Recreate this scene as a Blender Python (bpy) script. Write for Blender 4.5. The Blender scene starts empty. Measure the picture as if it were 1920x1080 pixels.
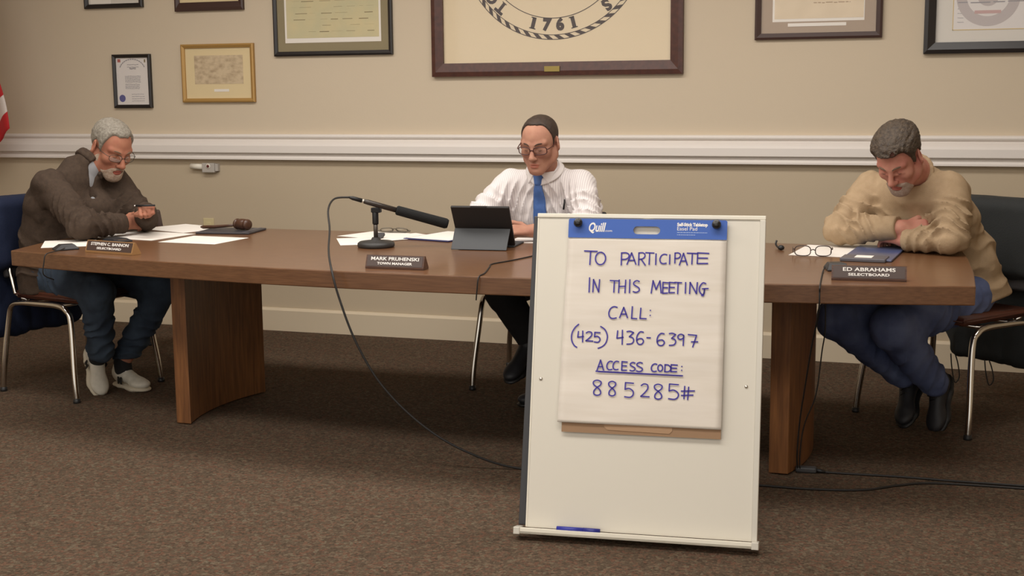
import bpy, bmesh, math, random
import numpy as np
from mathutils import Vector, Matrix
R = math.radians
PI = math.pi
scn = bpy.context.scene
COL = scn.collection

# ------------------------------------------------------------------ camera
CAM_POS = Vector((0.0, -6.86982, 1.40038))
yaw, pitch, roll = R(19.18455), R(8.50995), R(-0.53948)
fw = Vector((-math.sin(yaw)*math.cos(pitch), math.cos(yaw)*math.cos(pitch), -math.sin(pitch)))
rt = fw.cross(Vector((0, 0, 1))).normalized()
up = rt.cross(fw)
rt2 = math.cos(roll)*rt + math.sin(roll)*up
up2 = -math.sin(roll)*rt + math.cos(roll)*up
cd = bpy.data.cameras.new('camera')
cam = bpy.data.objects.new('camera', cd)
COL.objects.link(cam)
cam.matrix_world = Matrix(((rt2.x, up2.x, -fw.x, CAM_POS.x), (rt2.y, up2.y, -fw.y, CAM_POS.y),
                           (rt2.z, up2.z, -fw.z, CAM_POS.z), (0, 0, 0, 1)))
cd.sensor_width = 36.0
cd.lens = 2479.75/1920*36.0
cd.clip_start = 0.05
scn.camera = cam

# ------------------------------------------------------------------ world, lamps, exposure
wd = bpy.data.worlds.new('room_world')
scn.world = wd
wd.use_nodes = True
wd.node_tree.nodes['Background'].inputs[0].default_value = (1.0, 0.95, 0.88, 1)
wd.node_tree.nodes['Background'].inputs[1].default_value = 1.2
scn.view_settings.view_transform = 'Standard'
scn.view_settings.look = 'None'
scn.view_settings.gamma = 1.0
scn.view_settings.use_curve_mapping = False
scn.view_settings.exposure = 0.0
LAMP_COL = (1.0, 0.955, 0.905)
LAMPS = [(-2.1, -2.05, 4.8, 0.6, 86), (-2.1, -4.0, 4.8, 0.6, 88), (-2.0, -7.0, 5.0, 1.2, 85)]  # the last, far back, is an added fill for under the table
scn.cycles.max_bounces = 12
scn.cycles.diffuse_bounces = 8
for (lx, ly, sx, sy, pw) in LAMPS:
    ld = bpy.data.lights.new('ceiling_and_fill_light', 'AREA')
    ld.shape = 'RECTANGLE'
    ld.size, ld.size_y, ld.energy, ld.color = sx, sy, pw, LAMP_COL
    lo = bpy.data.objects.new('ceiling_and_fill_light', ld)
    lo.location = (lx, ly, 2.86)
    COL.objects.link(lo)

# ------------------------------------------------------------------ materials
def s2l(c):
    return tuple((v/12.92 if v <= 0.04045 else ((v+0.055)/1.055)**2.4) for v in (x/255.0 for x in c))
MATS = {}
def mat(name, rgb, rough=0.6, metal=0.0, var=0.0, vscale=20.0, rgb2=None, bump=0.0, bscale=200.0, coat=0.0,
        sss=0.0, spec=0.5, stretch=None, wave=None, detail=4.0, ramp=(0.3, 0.7), sheen=0.0):
    if name in MATS: return MATS[name]
    m = bpy.data.materials.new(name); m.use_nodes = True
    nt = m.node_tree; b = nt.nodes['Principled BSDF']
    c1 = s2l(rgb)+(1,)
    b.inputs['Base Color'].default_value = c1
    b.inputs['Roughness'].default_value = rough
    b.inputs['Metallic'].default_value = metal
    b.inputs['Specular IOR Level'].default_value = spec
    if coat: b.inputs['Coat Weight'].default_value = coat; b.inputs['Coat Roughness'].default_value = 0.12
    if sheen: b.inputs['Sheen Weight'].default_value = sheen
    if sss:
        b.inputs['Subsurface Weight'].default_value = sss
        b.inputs['Subsurface Radius'].default_value = (0.012, 0.005, 0.003)
        b.inputs['Subsurface Scale'].default_value = 1.0
    tc = nt.nodes.new('ShaderNodeTexCoord')
    src = tc.outputs['Object']
    if stretch:
        mp = nt.nodes.new('ShaderNodeMapping'); mp.inputs['Scale'].default_value = stretch
        nt.links.new(src, mp.inputs['Vector']); src = mp.outputs['Vector']
    if rgb2 is not None:
        if wave:
            tx = nt.nodes.new('ShaderNodeTexWave'); tx.inputs['Scale'].default_value = wave[0]
            tx.inputs['Distortion'].default_value = wave[1]; tx.inputs['Detail'].default_value = 3
            tx.inputs['Detail Scale'].default_value = wave[2]; tx.bands_direction = wave[3]
            fac = tx.outputs['Fac']
        else:
            tx = nt.nodes.new('ShaderNodeTexNoise'); tx.inputs['Scale'].default_value = vscale
            tx.inputs['Detail'].default_value = detail; fac = tx.outputs['Fac']
        nt.links.new(src, tx.inputs['Vector'])
        rp = nt.nodes.new('ShaderNodeValToRGB')
        rp.color_ramp.elements[0].position = ramp[0]; rp.color_ramp.elements[1].position = ramp[1]
        rp.color_ramp.elements[0].color = c1; rp.color_ramp.elements[1].color = s2l(rgb2)+(1,)
        nt.links.new(fac, rp.inputs['Fac']); nt.links.new(rp.outputs['Color'], b.inputs['Base Color'])
    if bump:
        n2 = nt.nodes.new('ShaderNodeTexNoise'); n2.inputs['Scale'].default_value = bscale; n2.inputs['Detail'].default_value = 3
        bp = nt.nodes.new('ShaderNodeBump'); bp.inputs['Strength'].default_value = bump; bp.inputs['Distance'].default_value = 0.004
        nt.links.new(src, n2.inputs['Vector']); nt.links.new(n2.outputs['Fac'], bp.inputs['Height'])
        nt.links.new(bp.outputs['Normal'], b.inputs['Normal'])
    MATS[name] = m
    return m
def glass_mat(name, gloss=0.06, tint=(1, 1, 1)):
    if name in MATS: return MATS[name]
    m = bpy.data.materials.new(name); m.use_nodes = True; nt = m.node_tree
    for n in list(nt.nodes):
        if n.type != 'OUTPUT_MATERIAL': nt.nodes.remove(n)
    out = [n for n in nt.nodes if n.type == 'OUTPUT_MATERIAL'][0]
    t = nt.nodes.new('ShaderNodeBsdfTransparent'); t.inputs[0].default_value = tint+(1,)
    g = nt.nodes.new('ShaderNodeBsdfGlossy'); g.inputs['Roughness'].default_value = 0.05
    mx = nt.nodes.new('ShaderNodeMixShader'); mx.inputs[0].default_value = gloss
    nt.links.new(t.outputs[0], mx.inputs[1]); nt.links.new(g.outputs[0], mx.inputs[2]); nt.links.new(mx.outputs[0], out.inputs[0])
    MATS[name] = m
    return m
M_wall = mat('wall_paint', (203, 188, 165), 0.85, bump=0.08, bscale=120)
M_lower = mat('lower_wall_paint', (188, 172, 147), 0.8, bump=0.08, bscale=120)
M_trim = mat('trim_paint', (224, 217, 210), 0.55)
M_ceil = mat('ceiling_paint', (236, 232, 224), 0.9)
M_base = mat('baseboard_paint', (204, 189, 164), 0.55)
M_carpet = mat('carpet', (90, 76, 64), 0.97, bump=0.5, bscale=260, spec=0.1)
def carpet_flecks(m):
    nt = m.node_tree; b = nt.nodes['Principled BSDF']; tc = [n for n in nt.nodes if n.type == 'TEX_COORD'][0]
    vo = nt.nodes.new('ShaderNodeTexVoronoi'); vo.inputs['Scale'].default_value = 95
    no = nt.nodes.new('ShaderNodeTexNoise'); no.inputs['Scale'].default_value = 150; no.inputs['Detail'].default_value = 5
    n3 = nt.nodes.new('ShaderNodeTexNoise'); n3.inputs['Scale'].default_value = 1.3; n3.inputs['Detail'].default_value = 3
    sp = nt.nodes.new('ShaderNodeSeparateColor'); rp = nt.nodes.new('ShaderNodeValToRGB')
    for x in (vo, no, n3): nt.links.new(tc.outputs['Object'], x.inputs['Vector'])
    nt.links.new(vo.outputs['Color'], sp.inputs[0]); nt.links.new(sp.outputs[0], rp.inputs['Fac'])
    cr = rp.color_ramp
    cols = [(0.0, (69, 57, 46)), (0.25, (90, 77, 63)), (0.5, (79, 66, 54)), (0.72, (98, 72, 58)), (1.0, (101, 92, 76))]
    cr.elements[0].position, cr.elements[0].color = 0.0, s2l(cols[0][1])+(1,)
    cr.elements[1].position, cr.elements[1].color = 1.0, s2l(cols[-1][1])+(1,)
    for p_, c_ in cols[1:-1]: e = cr.elements.new(p_); e.color = s2l(c_)+(1,)
    mx = nt.nodes.new('ShaderNodeMix'); mx.data_type = 'RGBA'; mx.blend_type = 'MULTIPLY'; mx.inputs[0].default_value = 1.0
    r2 = nt.nodes.new('ShaderNodeValToRGB'); r2.color_ramp.elements[0].position = 0.3; r2.color_ramp.elements[1].position = 0.7
    r2.color_ramp.elements[0].color = (0.62, 0.61, 0.60, 1); r2.color_ramp.elements[1].color = (1.12, 1.12, 1.12, 1)
    nt.links.new(no.outputs['Fac'], r2.inputs['Fac'])
    nt.links.new(rp.outputs['Color'], mx.inputs[6]); nt.links.new(r2.outputs['Color'], mx.inputs[7]); nt.links.new(mx.outputs[2], b.inputs['Base Color'])
carpet_flecks(M_carpet)
M_wood = mat('table_laminate', (94, 62, 39), 0.32, rgb2=(114, 79, 52), vscale=7, stretch=(1.2, 22, 22), coat=0.25)
M_woodside = mat('pedestal_oak', (132, 86, 47), 0.5, rgb2=(96, 60, 32), vscale=6, stretch=(14, 14, 1.0), detail=6)
M_black = mat('black_plastic', (22, 22, 23), 0.5)
M_dkgrey = mat('dark_grey_plastic', (62, 62, 64), 0.55)
M_foam = mat('black_foam', (20, 20, 20), 0.95, bump=0.6, bscale=300)
M_cable = mat('cable_rubber', (30, 27, 25), 0.6)
M_chrome = mat('chrome', (205, 200, 192), 0.16, 1.0)
M_alu = mat('brushed_aluminium', (205, 200, 188), 0.45, 0.35)
M_white = mat('white_board', (214, 208, 194), 0.28)
M_whiteframe = mat('white_frame', (226, 220, 204), 0.45)
M_paper = mat('paper', (232, 226, 217), 0.8)
M_padpaper = mat('pad_paper', (225, 217, 206), 0.85, rgb2=(217, 208, 195), vscale=5, stretch=(1, 1, 9))
M_card = mat('cardboard', (150, 120, 92), 0.85)
M_blue = mat('pad_blue', (54, 94, 176), 0.5)
M_ink = mat('marker_ink', (62, 52, 150), 0.7)
M_vinyl = mat('brown_vinyl', (78, 40, 26), 0.45)
M_walnut = mat('walnut', (88, 54, 34), 0.4, rgb2=(60, 34, 20), vscale=8, stretch=(3, 30, 30))
M_gold = mat('gold_wood', (176, 138, 78), 0.45, 0.25)
M_brass = mat('brass', (150, 132, 76), 0.4, 0.7)
M_plate = mat('nameplate_face', (70, 54, 48), 0.4)
M_letters = mat('white_lettering', (236, 232, 226), 0.5)
M_glass = glass_mat('picture_glass', 0.025)

# ------------------------------------------------------------------ mesh helpers
def tag(o, label=None, cat=None, group=None, kind=None):
    if label: o['label'] = label
    if cat: o['category'] = cat
    if group: o['group'] = group
    if kind: o['kind'] = kind
    return o
def empty(name, loc=(0, 0, 0), rz=0.0):
    o = bpy.data.objects.new(name, None); COL.objects.link(o)
    o.location = loc; o.rotation_euler = (0, 0, rz); o.empty_display_size = 0.05
    return o
def link_mesh(name, me, m, parent=None, smooth=False):
    o = bpy.data.objects.new(name, me); COL.objects.link(o)
    ms = m if isinstance(m, (list, tuple)) else [m]
    for x in ms: me.materials.append(x)
    if smooth:
        me.polygons.foreach_set('use_smooth', [True]*len(me.polygons))
    if parent is not None: o.parent = parent
    return o
def obj(name, bm, m, parent=None, smooth=False, bevel=0.0, segs=2):
    me = bpy.data.meshes.new(name)
    bmesh.ops.recalc_face_normals(bm, faces=bm.faces[:])
    bm.to_mesh(me); bm.free()
    o = link_mesh(name, me, m, parent, smooth)
    if bevel:
        md = o.modifiers.new('bevel', 'BEVEL'); md.width = bevel; md.segments = segs; md.limit_method = 'ANGLE'
        md.angle_limit = R(40)
    return o
def box(bm, x0, x1, y0, y1, z0, z1, M=None):
    vs = [bm.verts.new((x, y, z)) for z in (z0, z1) for y in (y0, y1) for x in (x0, x1)]
    if M is not None:
        for v in vs: v.co = M @ v.co
    for f in ((0, 2, 3, 1), (4, 5, 7, 6), (0, 1, 5, 4), (2, 6, 7, 3), (0, 4, 6, 2), (1, 3, 7, 5)):
        bm.faces.new([vs[i] for i in f])
    return vs
def nbox(name, dims, m, parent=None, bevel=0.0, M=None):
    bm = bmesh.new(); box(bm, *dims, M=M)
    return obj(name, bm, m, parent, bevel=bevel)
def prism(bm, pts, z0, z1, M=None):
    a = [bm.verts.new((p[0], p[1], z0)) for p in pts]; b = [bm.verts.new((p[0], p[1], z1)) for p in pts]
    if M is not None:
        for v in a+b: v.co = M @ v.co
    n = len(pts)
    bm.faces.new(a[::-1]); bm.faces.new(b)
    for i in range(n): bm.faces.new((a[i], a[(i+1) % n], b[(i+1) % n], b[i]))
def catmull(pts, n=8, closed=False):
    P = [Vector(p) for p in pts]; out = []
    N = len(P)
    for i in range(N if closed else N-1):
        if closed: p0, p1, p2, p3 = P[i-1], P[i], P[(i+1) % N], P[(i+2) % N]
        else: p0, p1, p2, p3 = P[max(i-1, 0)], P[i], P[i+1], P[min(i+2, N-1)]
        for k in range(n):
            t = k/n
            out.append(0.5*((2*p1)+(p2-p0)*t+(2*p0-5*p1+4*p2-p3)*t*t+(3*p1-p0-3*p2+p3)*t**3))
    if not closed: out.append(P[-1])
    return out
def tube(bm, pts, r, seg=10, closed=False, cap=True, flat=None):
    P = [Vector(p) for p in pts]; rings = []; n = len(P)
    prev = None
    for i, p in enumerate(P):
        if closed: d = P[(i+1) % n]-P[i-1]
        else: d = P[min(i+1, n-1)]-P[max(i-1, 0)]
        if d.length < 1e-9: d = Vector((0, 0, 1))
        d.normalize()
        if prev is None:
            a = Vector((0, 0, 1)) if abs(d.z) < 0.9 else Vector((1, 0, 0))
            u = d.cross(a).normalized()
        else:
            u = (prev-d*prev.dot(d)).normalized()
        prev = u; v = d.cross(u)
        rr = r[i] if isinstance(r, (list, tuple)) else r
        rings.append([bm.verts.new(p+(u*math.cos(2*PI*k/seg)+v*math.sin(2*PI*k/seg)*(flat or 1))*rr) for k in range(seg)])
    for i in range(n if closed else n-1):
        a, b = rings[i], rings[(i+1) % n]
        for k in range(seg): bm.faces.new((a[k], a[(k+1) % seg], b[(k+1) % seg], b[k]))
    if cap and not closed:
        bm.faces.new(rings[0][::-1]); bm.faces.new(rings[-1])
def ntube(name, pts, r, m, parent=None, seg=10, closed=False, smooth=True):
    bm = bmesh.new(); tube(bm, pts, r, seg, closed)
    return obj(name, bm, m, parent, smooth=smooth)
def lathe(bm, prof, seg=32, M=None):
    rings = []
    for (r, z) in prof:
        rings.append([bm.verts.new((r*math.cos(2*PI*k/seg), r*math.sin(2*PI*k/seg), z)) for k in range(seg)])
    if M is not None:
        for rg in rings:
            for v in rg: v.co = M @ v.co
    for a, b in zip(rings, rings[1:]):
        for k in range(seg): bm.faces.new((a[k], a[(k+1) % seg], b[(k+1) % seg], b[k]))
    bm.faces.new(rings[0][::-1]); bm.faces.new(rings[-1])
def nlathe(name, prof, m, parent=None, seg=32, M=None, smooth=True):
    bm = bmesh.new(); lathe(bm, prof, seg, M)
    return obj(name, bm, m, parent, smooth=smooth)
def text_mesh(name, body, size, m, parent=None, M=None, shear=0.0, bold=0.0, depth=0.0004, width=None, space=1.0):
    cu = bpy.data.curves.new(name, 'FONT'); cu.body = body; cu.size = size; cu.shear = shear
    cu.offset = bold; cu.extrude = depth; cu.align_x = 'CENTER'; cu.align_y = 'CENTER'; cu.space_character = space
    cu.resolution_u = 3
    o = bpy.data.objects.new(name+'_tmp', cu); COL.objects.link(o)
    bpy.context.view_layer.update()
    me = bpy.data.meshes.new_from_object(o.evaluated_get(bpy.context.evaluated_depsgraph_get()))
    bpy.data.objects.remove(o); bpy.data.curves.remove(cu)
    if width:
        xs = [v.co.x for v in me.vertices]; k = width/(max(xs)-min(xs))
        for v in me.vertices: v.co.x *= k
    if M is not None: me.transform(M)
    me.name = name
    me.materials.clear()
    return link_mesh(name, me, m, parent)
def frame_M(o, x, y, z):
    x, y, z, o = Vector(x), Vector(y), Vector(z), Vector(o)
    return Matrix(((x.x, y.x, z.x, o.x), (x.y, y.y, z.y, o.y), (x.z, y.z, z.z, o.z), (0, 0, 0, 1)))
WALLM = lambda x, y, z: frame_M((x, y, z), (1, 0, 0), (0, 0, 1), (0, -1, 0))   # text facing the camera side of the wall

# ------------------------------------------------------------------ the room
XL, XR, YF, ZC = -6.05, 2.2, -8.6, 2.9
tag(nbox('floor', (XL, XR, YF, 0.0, -0.1, 0.0), M_carpet), kind='structure')
tag(nbox('ceiling', (XL, XR, YF, 0.0, ZC, ZC+0.1), M_ceil), kind='structure')
tag(nbox('wall_left', (XL-0.1, XL, YF, 0.0, 0.0, ZC), M_wall), kind='structure')
tag(nbox('wall_right', (XR, XR+0.1, YF, 0.0, 0.0, ZC), M_wall), kind='structure')
bm = bmesh.new(); box(bm, XL, XR, 0.0, 0.1, 1.085, ZC)
for f in bm.faces: f.material_index = 0
n0 = len(bm.faces)
box(bm, XL, XR, 0.0, 0.1, 0.0, 1.085)
bm.faces.ensure_lookup_table()
for f in bm.faces[n0:]: f.material_index = 1
wb = obj('wall_back', bm, [M_wall, M_lower]); tag(wb, kind='structure')
def wall_profile(name, prof, m):
    bm = bmesh.new()
    a = [bm.verts.new((XL+0.002, -d, z)) for d, z in prof]; b = [bm.verts.new((XR-0.002, -d, z)) for d, z in prof]
    n = len(prof)
    for i in range(n): bm.faces.new((a[i], a[(i+1) % n], b[(i+1) % n], b[i]))
    bm.faces.new(a); bm.faces.new(b[::-1])
    return tag(obj(name, bm, m), kind='structure')
wall_profile('trim_1', [(0.0, 1.160), (0.026, 1.160), (0.034, 1.155), (0.036, 1.147), (0.033, 1.140), (0.024, 1.137), (0.020, 1.131), (0.022, 1.127),
                        (0.034, 1.120), (0.048, 1.107), (0.054, 1.094), (0.054, 1.054), (0.046, 1.050), (0.030, 1.048), (0.028, 1.040),
                        (0.034, 1.032), (0.040, 1.022), (0.040, 1.013), (0.0, 1.008)], M_trim)
wall_profile('baseboard_back', [(0.0, 0.136), (0.010, 0.134), (0.022, 0.122), (0.022, 0.0), (0.0, 0.0)], M_base)

# ------------------------------------------------------------------ pictures on the wall
def strips(bm, x0, x1, z0, z1, rows, h, y, rnd, fill=0.8, thick=0.0004):
    for i in range(rows):
        z = z1-(i+0.5)*(z1-z0)/rows
        x = x0
        end = x1-(x1-x0)*(1-fill)*rnd.random()
        while x < end:
            w = min((0.012+0.03*rnd.random())*(x1-x0)/0.25, end-x)
            dz = (rnd.random()-0.5)*h*0.6
            box(bm, x, x+w, y-thick, y, z-h/2+dz, z+h/2+dz)
            x += w+0.006*(x1-x0)/0.25
def picture(x0, x1, z0, z1, fw_, fm, label, mat_m, fdep=0.024, mat_w=None, print_m=None, lip=None, white=None):
    o = empty('framed_picture', ((x0+x1)/2, 0, z0)); tag(o, label, 'picture', 'framed pictures on the wall')
    loc = Vector(o.location)
    bm = bmesh.new()
    fb = fw_ if not isinstance(fw_, tuple) else fw_[1]
    fs = fw_ if not isinstance(fw_, tuple) else fw_[0]
    # four mitred rails with a bevelled front
    outer = [(x0, z0), (x1, z0), (x1, z1), (x0, z1)]; inner = [(x0+fs, z0+fb), (x1-fs, z0+fb), (x1-fs, z1-fs), (x0+fs, z1-fs)]
    mid = [(a[0]*0.65+b[0]*0.35, a[1]*0.65+b[1]*0.35) for a, b in zip(outer, inner)]
    L = []
    for pts, y in ((outer, -0.002), (outer, -fdep*0.85), (mid, -fdep), (inner, -fdep*0.7), (inner, -0.004)):
        L.append([bm.verts.new((p[0]-loc.x, y, p[1]-loc.z)) for p in pts])
    for a, b in zip(L, L[1:]+[L[0]]):
        for k in range(4): bm.faces.new((a[k], a[(k+1) % 4], b[(k+1) % 4], b[k]))
    obj('frame', bm, fm, o)
    ix0, ix1, iz0, iz1 = x0+fs-0.002-loc.x, x1-fs+0.002-loc.x, z0+fb-0.002-loc.z, z1-fs+0.002-loc.z
    nbox('mat_board' if mat_w else 'print', (ix0, ix1, -0.008, -0.003, iz0, iz1), mat_m, o)
    y = -0.0082
    if white:
        nbox('backing_paper', (ix0+white, ix1-white, y-0.0008, y, iz0+white, iz1-white), M_paper, o); y -= 0.0008
    if mat_w:
        l, r_, b_, t_ = mat_w
        nbox('print', (ix0+l, ix1-r_, y-0.001, y, iz0+b_, iz1-t_), print_m, o); y -= 0.001
    nbox('glass', (ix0, ix1, -fdep*0.6-0.001, -fdep*0.6, iz0, iz1), M_glass, o)
    return o, ix0, ix1, iz0, iz1, y
M_fblack = mat('frame_black', (34, 29, 28), 0.35)
M_fbrown = mat('frame_brown', (62, 40, 34), 0.4)
M_mahog = mat('frame_mahogany', (82, 44, 32), 0.45, rgb2=(64, 34, 25), vscale=6, stretch=(6, 6, 6))
M_olive = mat('olive_mat', (140, 128, 98), 0.8)
M_taupe = mat('taupe_mat', (168, 148, 128), 0.8)
M_cream = mat('cream_mat', (222, 202, 158), 0.8)
M_parch = mat('parchment', (208, 194, 152), 0.8, rgb2=(194, 188, 152), vscale=9)
M_parch2 = mat('pale_parchment', (226, 208, 180), 0.8, rgb2=(216, 198, 170), vscale=10)
M_sepia = mat('sepia_drawing', (206, 186, 154), 0.8, rgb2=(166, 143, 114), vscale=26, detail=8, ramp=(0.42, 0.75), stretch=(1, 1, 1.6))
M_canvas = mat('seal_canvas', (222, 204, 172), 0.75)
M_seal = mat('seal_ink', (66, 52, 48), 0.8)
M_thin = mat('faint_print', (150, 146, 150), 0.8)
M_faintbrown = mat('faint_brown_ink', (128, 112, 82), 0.8)
M_sealblue = mat('seal_blue', (84, 84, 140), 0.7)
M_pale = mat('pale_print', (214, 208, 198), 0.75)
M_pink = mat('pink_print', (196, 160, 156), 0.8)
M_cert = mat('certificate_paper', (222, 216, 212), 0.75)
M_goldline = mat('gold_line', (206, 180, 120), 0.6)
M_redprint = mat('red_print', (170, 90, 84), 0.7)
rnd = random.Random(4)
o, a, b, c, d, y = picture(-5.10, -4.69, 1.908, 2.42, 0.026, M_fblack, 'black framed pale print at top left, only its bottom edge showing, above the small certificate', M_pale)
nbox('white_page', (a+0.015, a+0.16, y-0.0006, y, c+0.0, d-0.05), M_paper, o)
o, a, b, c, d, y = picture(-4.468, -4.011, 1.875, 2.40, (0.03, 0.05), M_fbrown, 'dark brown framed cream print with a deep bottom rail, above the gold framed drawing', M_cream)
o, a, b, c, d, y = picture(-4.923, -4.657, 1.315, 1.634, 0.02, M_fblack, 'small black framed certificate with a blue seal at its lower left', M_cert)
bm = bmesh.new()
w_, h_ = b-a, d-c
strips(bm, a+0.27*w_, a+0.75*w_, c+0.47*h_, c+0.62*h_, 5, 0.0035, y, rnd, 0.95)
strips(bm, a+0.27*w_, a+0.72*w_, c+0.33*h_, c+0.45*h_, 4, 0.0035, y, rnd, 0.95)
strips(bm, a+0.35*w_, a+0.72*w_, c+0.77*h_, c+0.87*h_, 2, 0.004, y, rnd, 0.9)
strips(bm, a+0.42*w_, a+0.62*w_, c+0.73*h_, c+0.80*h_, 1, 0.008, y, rnd, 0.95)
strips(bm, a+0.45*w_, a+0.88*w_, c+0.06*h_, c+0.25*h_, 4, 0.003, y, rnd, 0.85)
for k in range(14):
    t = PI*(0.14+0.72*k/13)
    cx, cz = a+0.5*w_-math.cos(t)*0.40*w_, c+0.70*h_+math.sin(t)*0.26*h_
    box(bm, -0.006, 0.006, -0.0005, 0, -0.003, 0.003, M=Matrix.Translation((cx, y, cz)) @ Matrix.Rotation(-(PI/2-t), 4, 'Y'))
obj('printed_text', bm, M_thin, o)
bm = bmesh.new()
pts = [(a+0.16*w_+0.021*(1+0.06*(k % 2))*math.cos(2*PI*k/40), c+0.14*h_+0.021*(1+0.06*(k % 2))*math.sin(2*PI*k/40)) for k in range(40)]
prism(bm, pts, 0, 0.0008, M=frame_M((0, y, 0), (1, 0, 0), (0, 0, 1), (0, -1, 0)))
obj('blue_seal', bm, M_sealblue, o)
nbox('printed_flag', (a+0.06*w_, a+0.15*w_, y-0.0006, y, c+0.90*h_, c+0.965*h_), M_redprint, o)
nbox('printed_flag', (a+0.87*w_, a+0.91*w_, y-0.0006, y, c+0.89*h_, c+0.955*h_), M_faintbrown, o)
o, a, b, c, d, y = picture(-4.441, -3.956, 1.346, 1.684, 0.023, M_gold, 'gold framed sepia drawing in a cream mat, beside the small certificate', M_cream,
                           mat_w=(0.062, 0.055, 0.085, 0.045), print_m=M_sepia)
nbox('caption', (a+0.19, a+0.29, y-0.0005, y, c+0.04, c+0.055), M_paper, o)
o, a, b, c, d, y = picture(-3.819, -3.077, 1.604, 2.55, (0.022, 0.026), M_fblack, 'black framed aged document in an olive mat, left of the big round seal', M_olive,
                           mat_w=(0.062, 0.062, 0.076, 0.06), print_m=M_parch, white=0.05)
bm = bmesh.new()
for i in range(22):
    z = c+0.11+i*0.034
    x = a+0.09+rnd.random()*0.03
    while x < b-0.11:
        w = 0.02+0.06*rnd.random()
        if rnd.random() < 0.75: box(bm, x, min(x+w, b-0.09), y-0.0005, y, z-0.002+rnd.random()*0.004, z+0.0022)
        x += w+0.012+0.03*rnd.random()
obj('handwriting', bm, M_faintbrown, o)
# the town seal
o, a, b, c, d, y = picture(-2.836, -1.435, 1.476, 2.72, (0.066, 0.072), M_mahog, 'large mahogany framed round seal dated 1761, above the man in the white shirt', M_canvas, fdep=0.035)
CX, CZ = -2.135-(-2.836-1.435)/2, None
cx = -2.140+(2.836+1.435)/2
cz = 2.178-1.476
RO, RI = 0.512, 0.400
Ms = frame_M((0, y, 0), (1, 0, 0), (0, 0, 1), (0, -1, 0))
bm = bmesh.new()
def ring(bm, r0, r1, n=160):
    A = [bm.verts.new(Ms @ Vector((cx+r0*math.cos(2*PI*k/n), cz+r0*math.sin(2*PI*k/n), 0.0008))) for k in range(n)]
    B = [bm.verts.new(Ms @ Vector((cx+r1*math.cos(2*PI*k/n), cz+r1*math.sin(2*PI*k/n), 0.0008))) for k in range(n)]
    for k in range(n): bm.faces.new((A[k], B[k], B[(k+1) % n], A[(k+1) % n]))
ring(bm, RI-0.002, RI+0.002); ring(bm, RO-0.002, RO+0.002); ring(bm, RO-0.026, RO-0.0225)
NB = 52
for k in range(NB):
    a0 = 2*PI*(k)/NB; da = 2*PI/NB*0.5; sk = 2*PI/NB*0.5
    vs = [bm.verts.new(Ms @ Vector((cx+r_*math.cos(t), cz+r_*math.sin(t), 0.0009))) for r_, t in
          ((RO-0.024, a0), (RO-0.024, a0+da), (RO-0.001, a0+da+sk), (RO-0.001, a0+sk))]
    bm.faces.new(vs)
obj('rope_border', bm, M_seal, o)
def seal_letter(ch, ang, out, size, r_):
    # ang: clockwise from the top; out: letter tops point outward
    dx, dz = math.sin(ang), math.cos(ang)
    yv = Vector((dx, 0, dz)) if out else Vector((-dx, 0, -dz))
    xv = Vector((yv.z, 0, -yv.x))
    p = Vector((cx+r_*dx, y-0.0004, cz+r_*dz))
    Mf = frame_M(p, xv, yv, (0, -1, 0))
    if ch == '1':
        bm = bmesh.new()
        for (a_, b_, c_, d_) in ((-0.0105, 0.0105, -0.028, 0.028), (-0.018, 0.018, -0.031, -0.0255), (-0.018, 0.0105, 0.0255, 0.031)): box(bm, a_, b_, c_, d_, 0, 0.0006, M=Mf)
        return obj('seal_letter', bm, M_seal, o)
    text_mesh('seal_letter', ch, size, M_seal, o, M=Mf, bold=0.0055 if not out else 0.0045)
    if out:                                             # slab feet, as on the engraved letters
        bm = bmesh.new(); box(bm, -0.015, 0.015, -0.031, -0.0265, 0.0, 0.0006, M=Mf); obj('seal_letter', bm, M_seal, o)
msg = 'TOWN OF GREAT BARRINGTON MASS'
for i, ch in enumerate(msg):
    if ch != ' ':
        seal_letter(ch, R(-139+278*i/(len(msg)-1)), True, 0.082, 0.446)
for i, ch in enumerate('1761'):
    seal_letter(ch, R(180+14.7-9.8*i), False, 0.082, 0.438)
nbox('nameplate', (cx-0.043, cx+0.043, -0.040, -0.033, 0.02, 0.049), M_brass, o, bevel=0.001)
o, a, b, c, d, y = picture(-1.068, -0.444, 1.640, 2.35, 0.031, M_fbrown, 'dark framed letter in a taupe mat, just right of the big round seal', M_taupe,
                           mat_w=(0.068, 0.062, 0.072, 0.07), print_m=M_parch2, white=0.058)
bm = bmesh.new()
for i in range(8):
    z = c+0.148+i*0.03
    strips(bm, a+(0.26 if i < 1 else 0.10), b-0.10, z-0.008, z+0.008, 1, 0.004, y, rnd, 0.8)
obj('handwriting', bm, mat('faint_ink', (168, 140, 108), 0.8), o)
nbox('caption', (a+0.135, b-0.145, y+0.0002, y+0.0010, c+0.034, c+0.050), M_paper, o)
o, a, b, c, d, y = picture(-0.247, 0.62, 1.556, 2.40, 0.054, M_fblack, 'wide black framed certificate with a round emblem at the right', M_pale,
                           mat_w=(0.082, 0.082, 0.062, 0.062), print_m=M_cert, fdep=0.035)
bm = bmesh.new()
w_ = b-a
for (p, q, r_, s) in ((a+0.078, a+0.082, c+0.058, d-0.058), (b-0.082, b-0.078, c+0.058, d-0.058), (a+0.078, b-0.078, c+0.058, c+0.062)):
    box(bm, p, q, y-0.0006, y, r_, s)
obj('gold_fillet', bm, M_goldline, o)
bm = bmesh.new()
ccx, ccz = a+0.237, c+0.22
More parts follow.
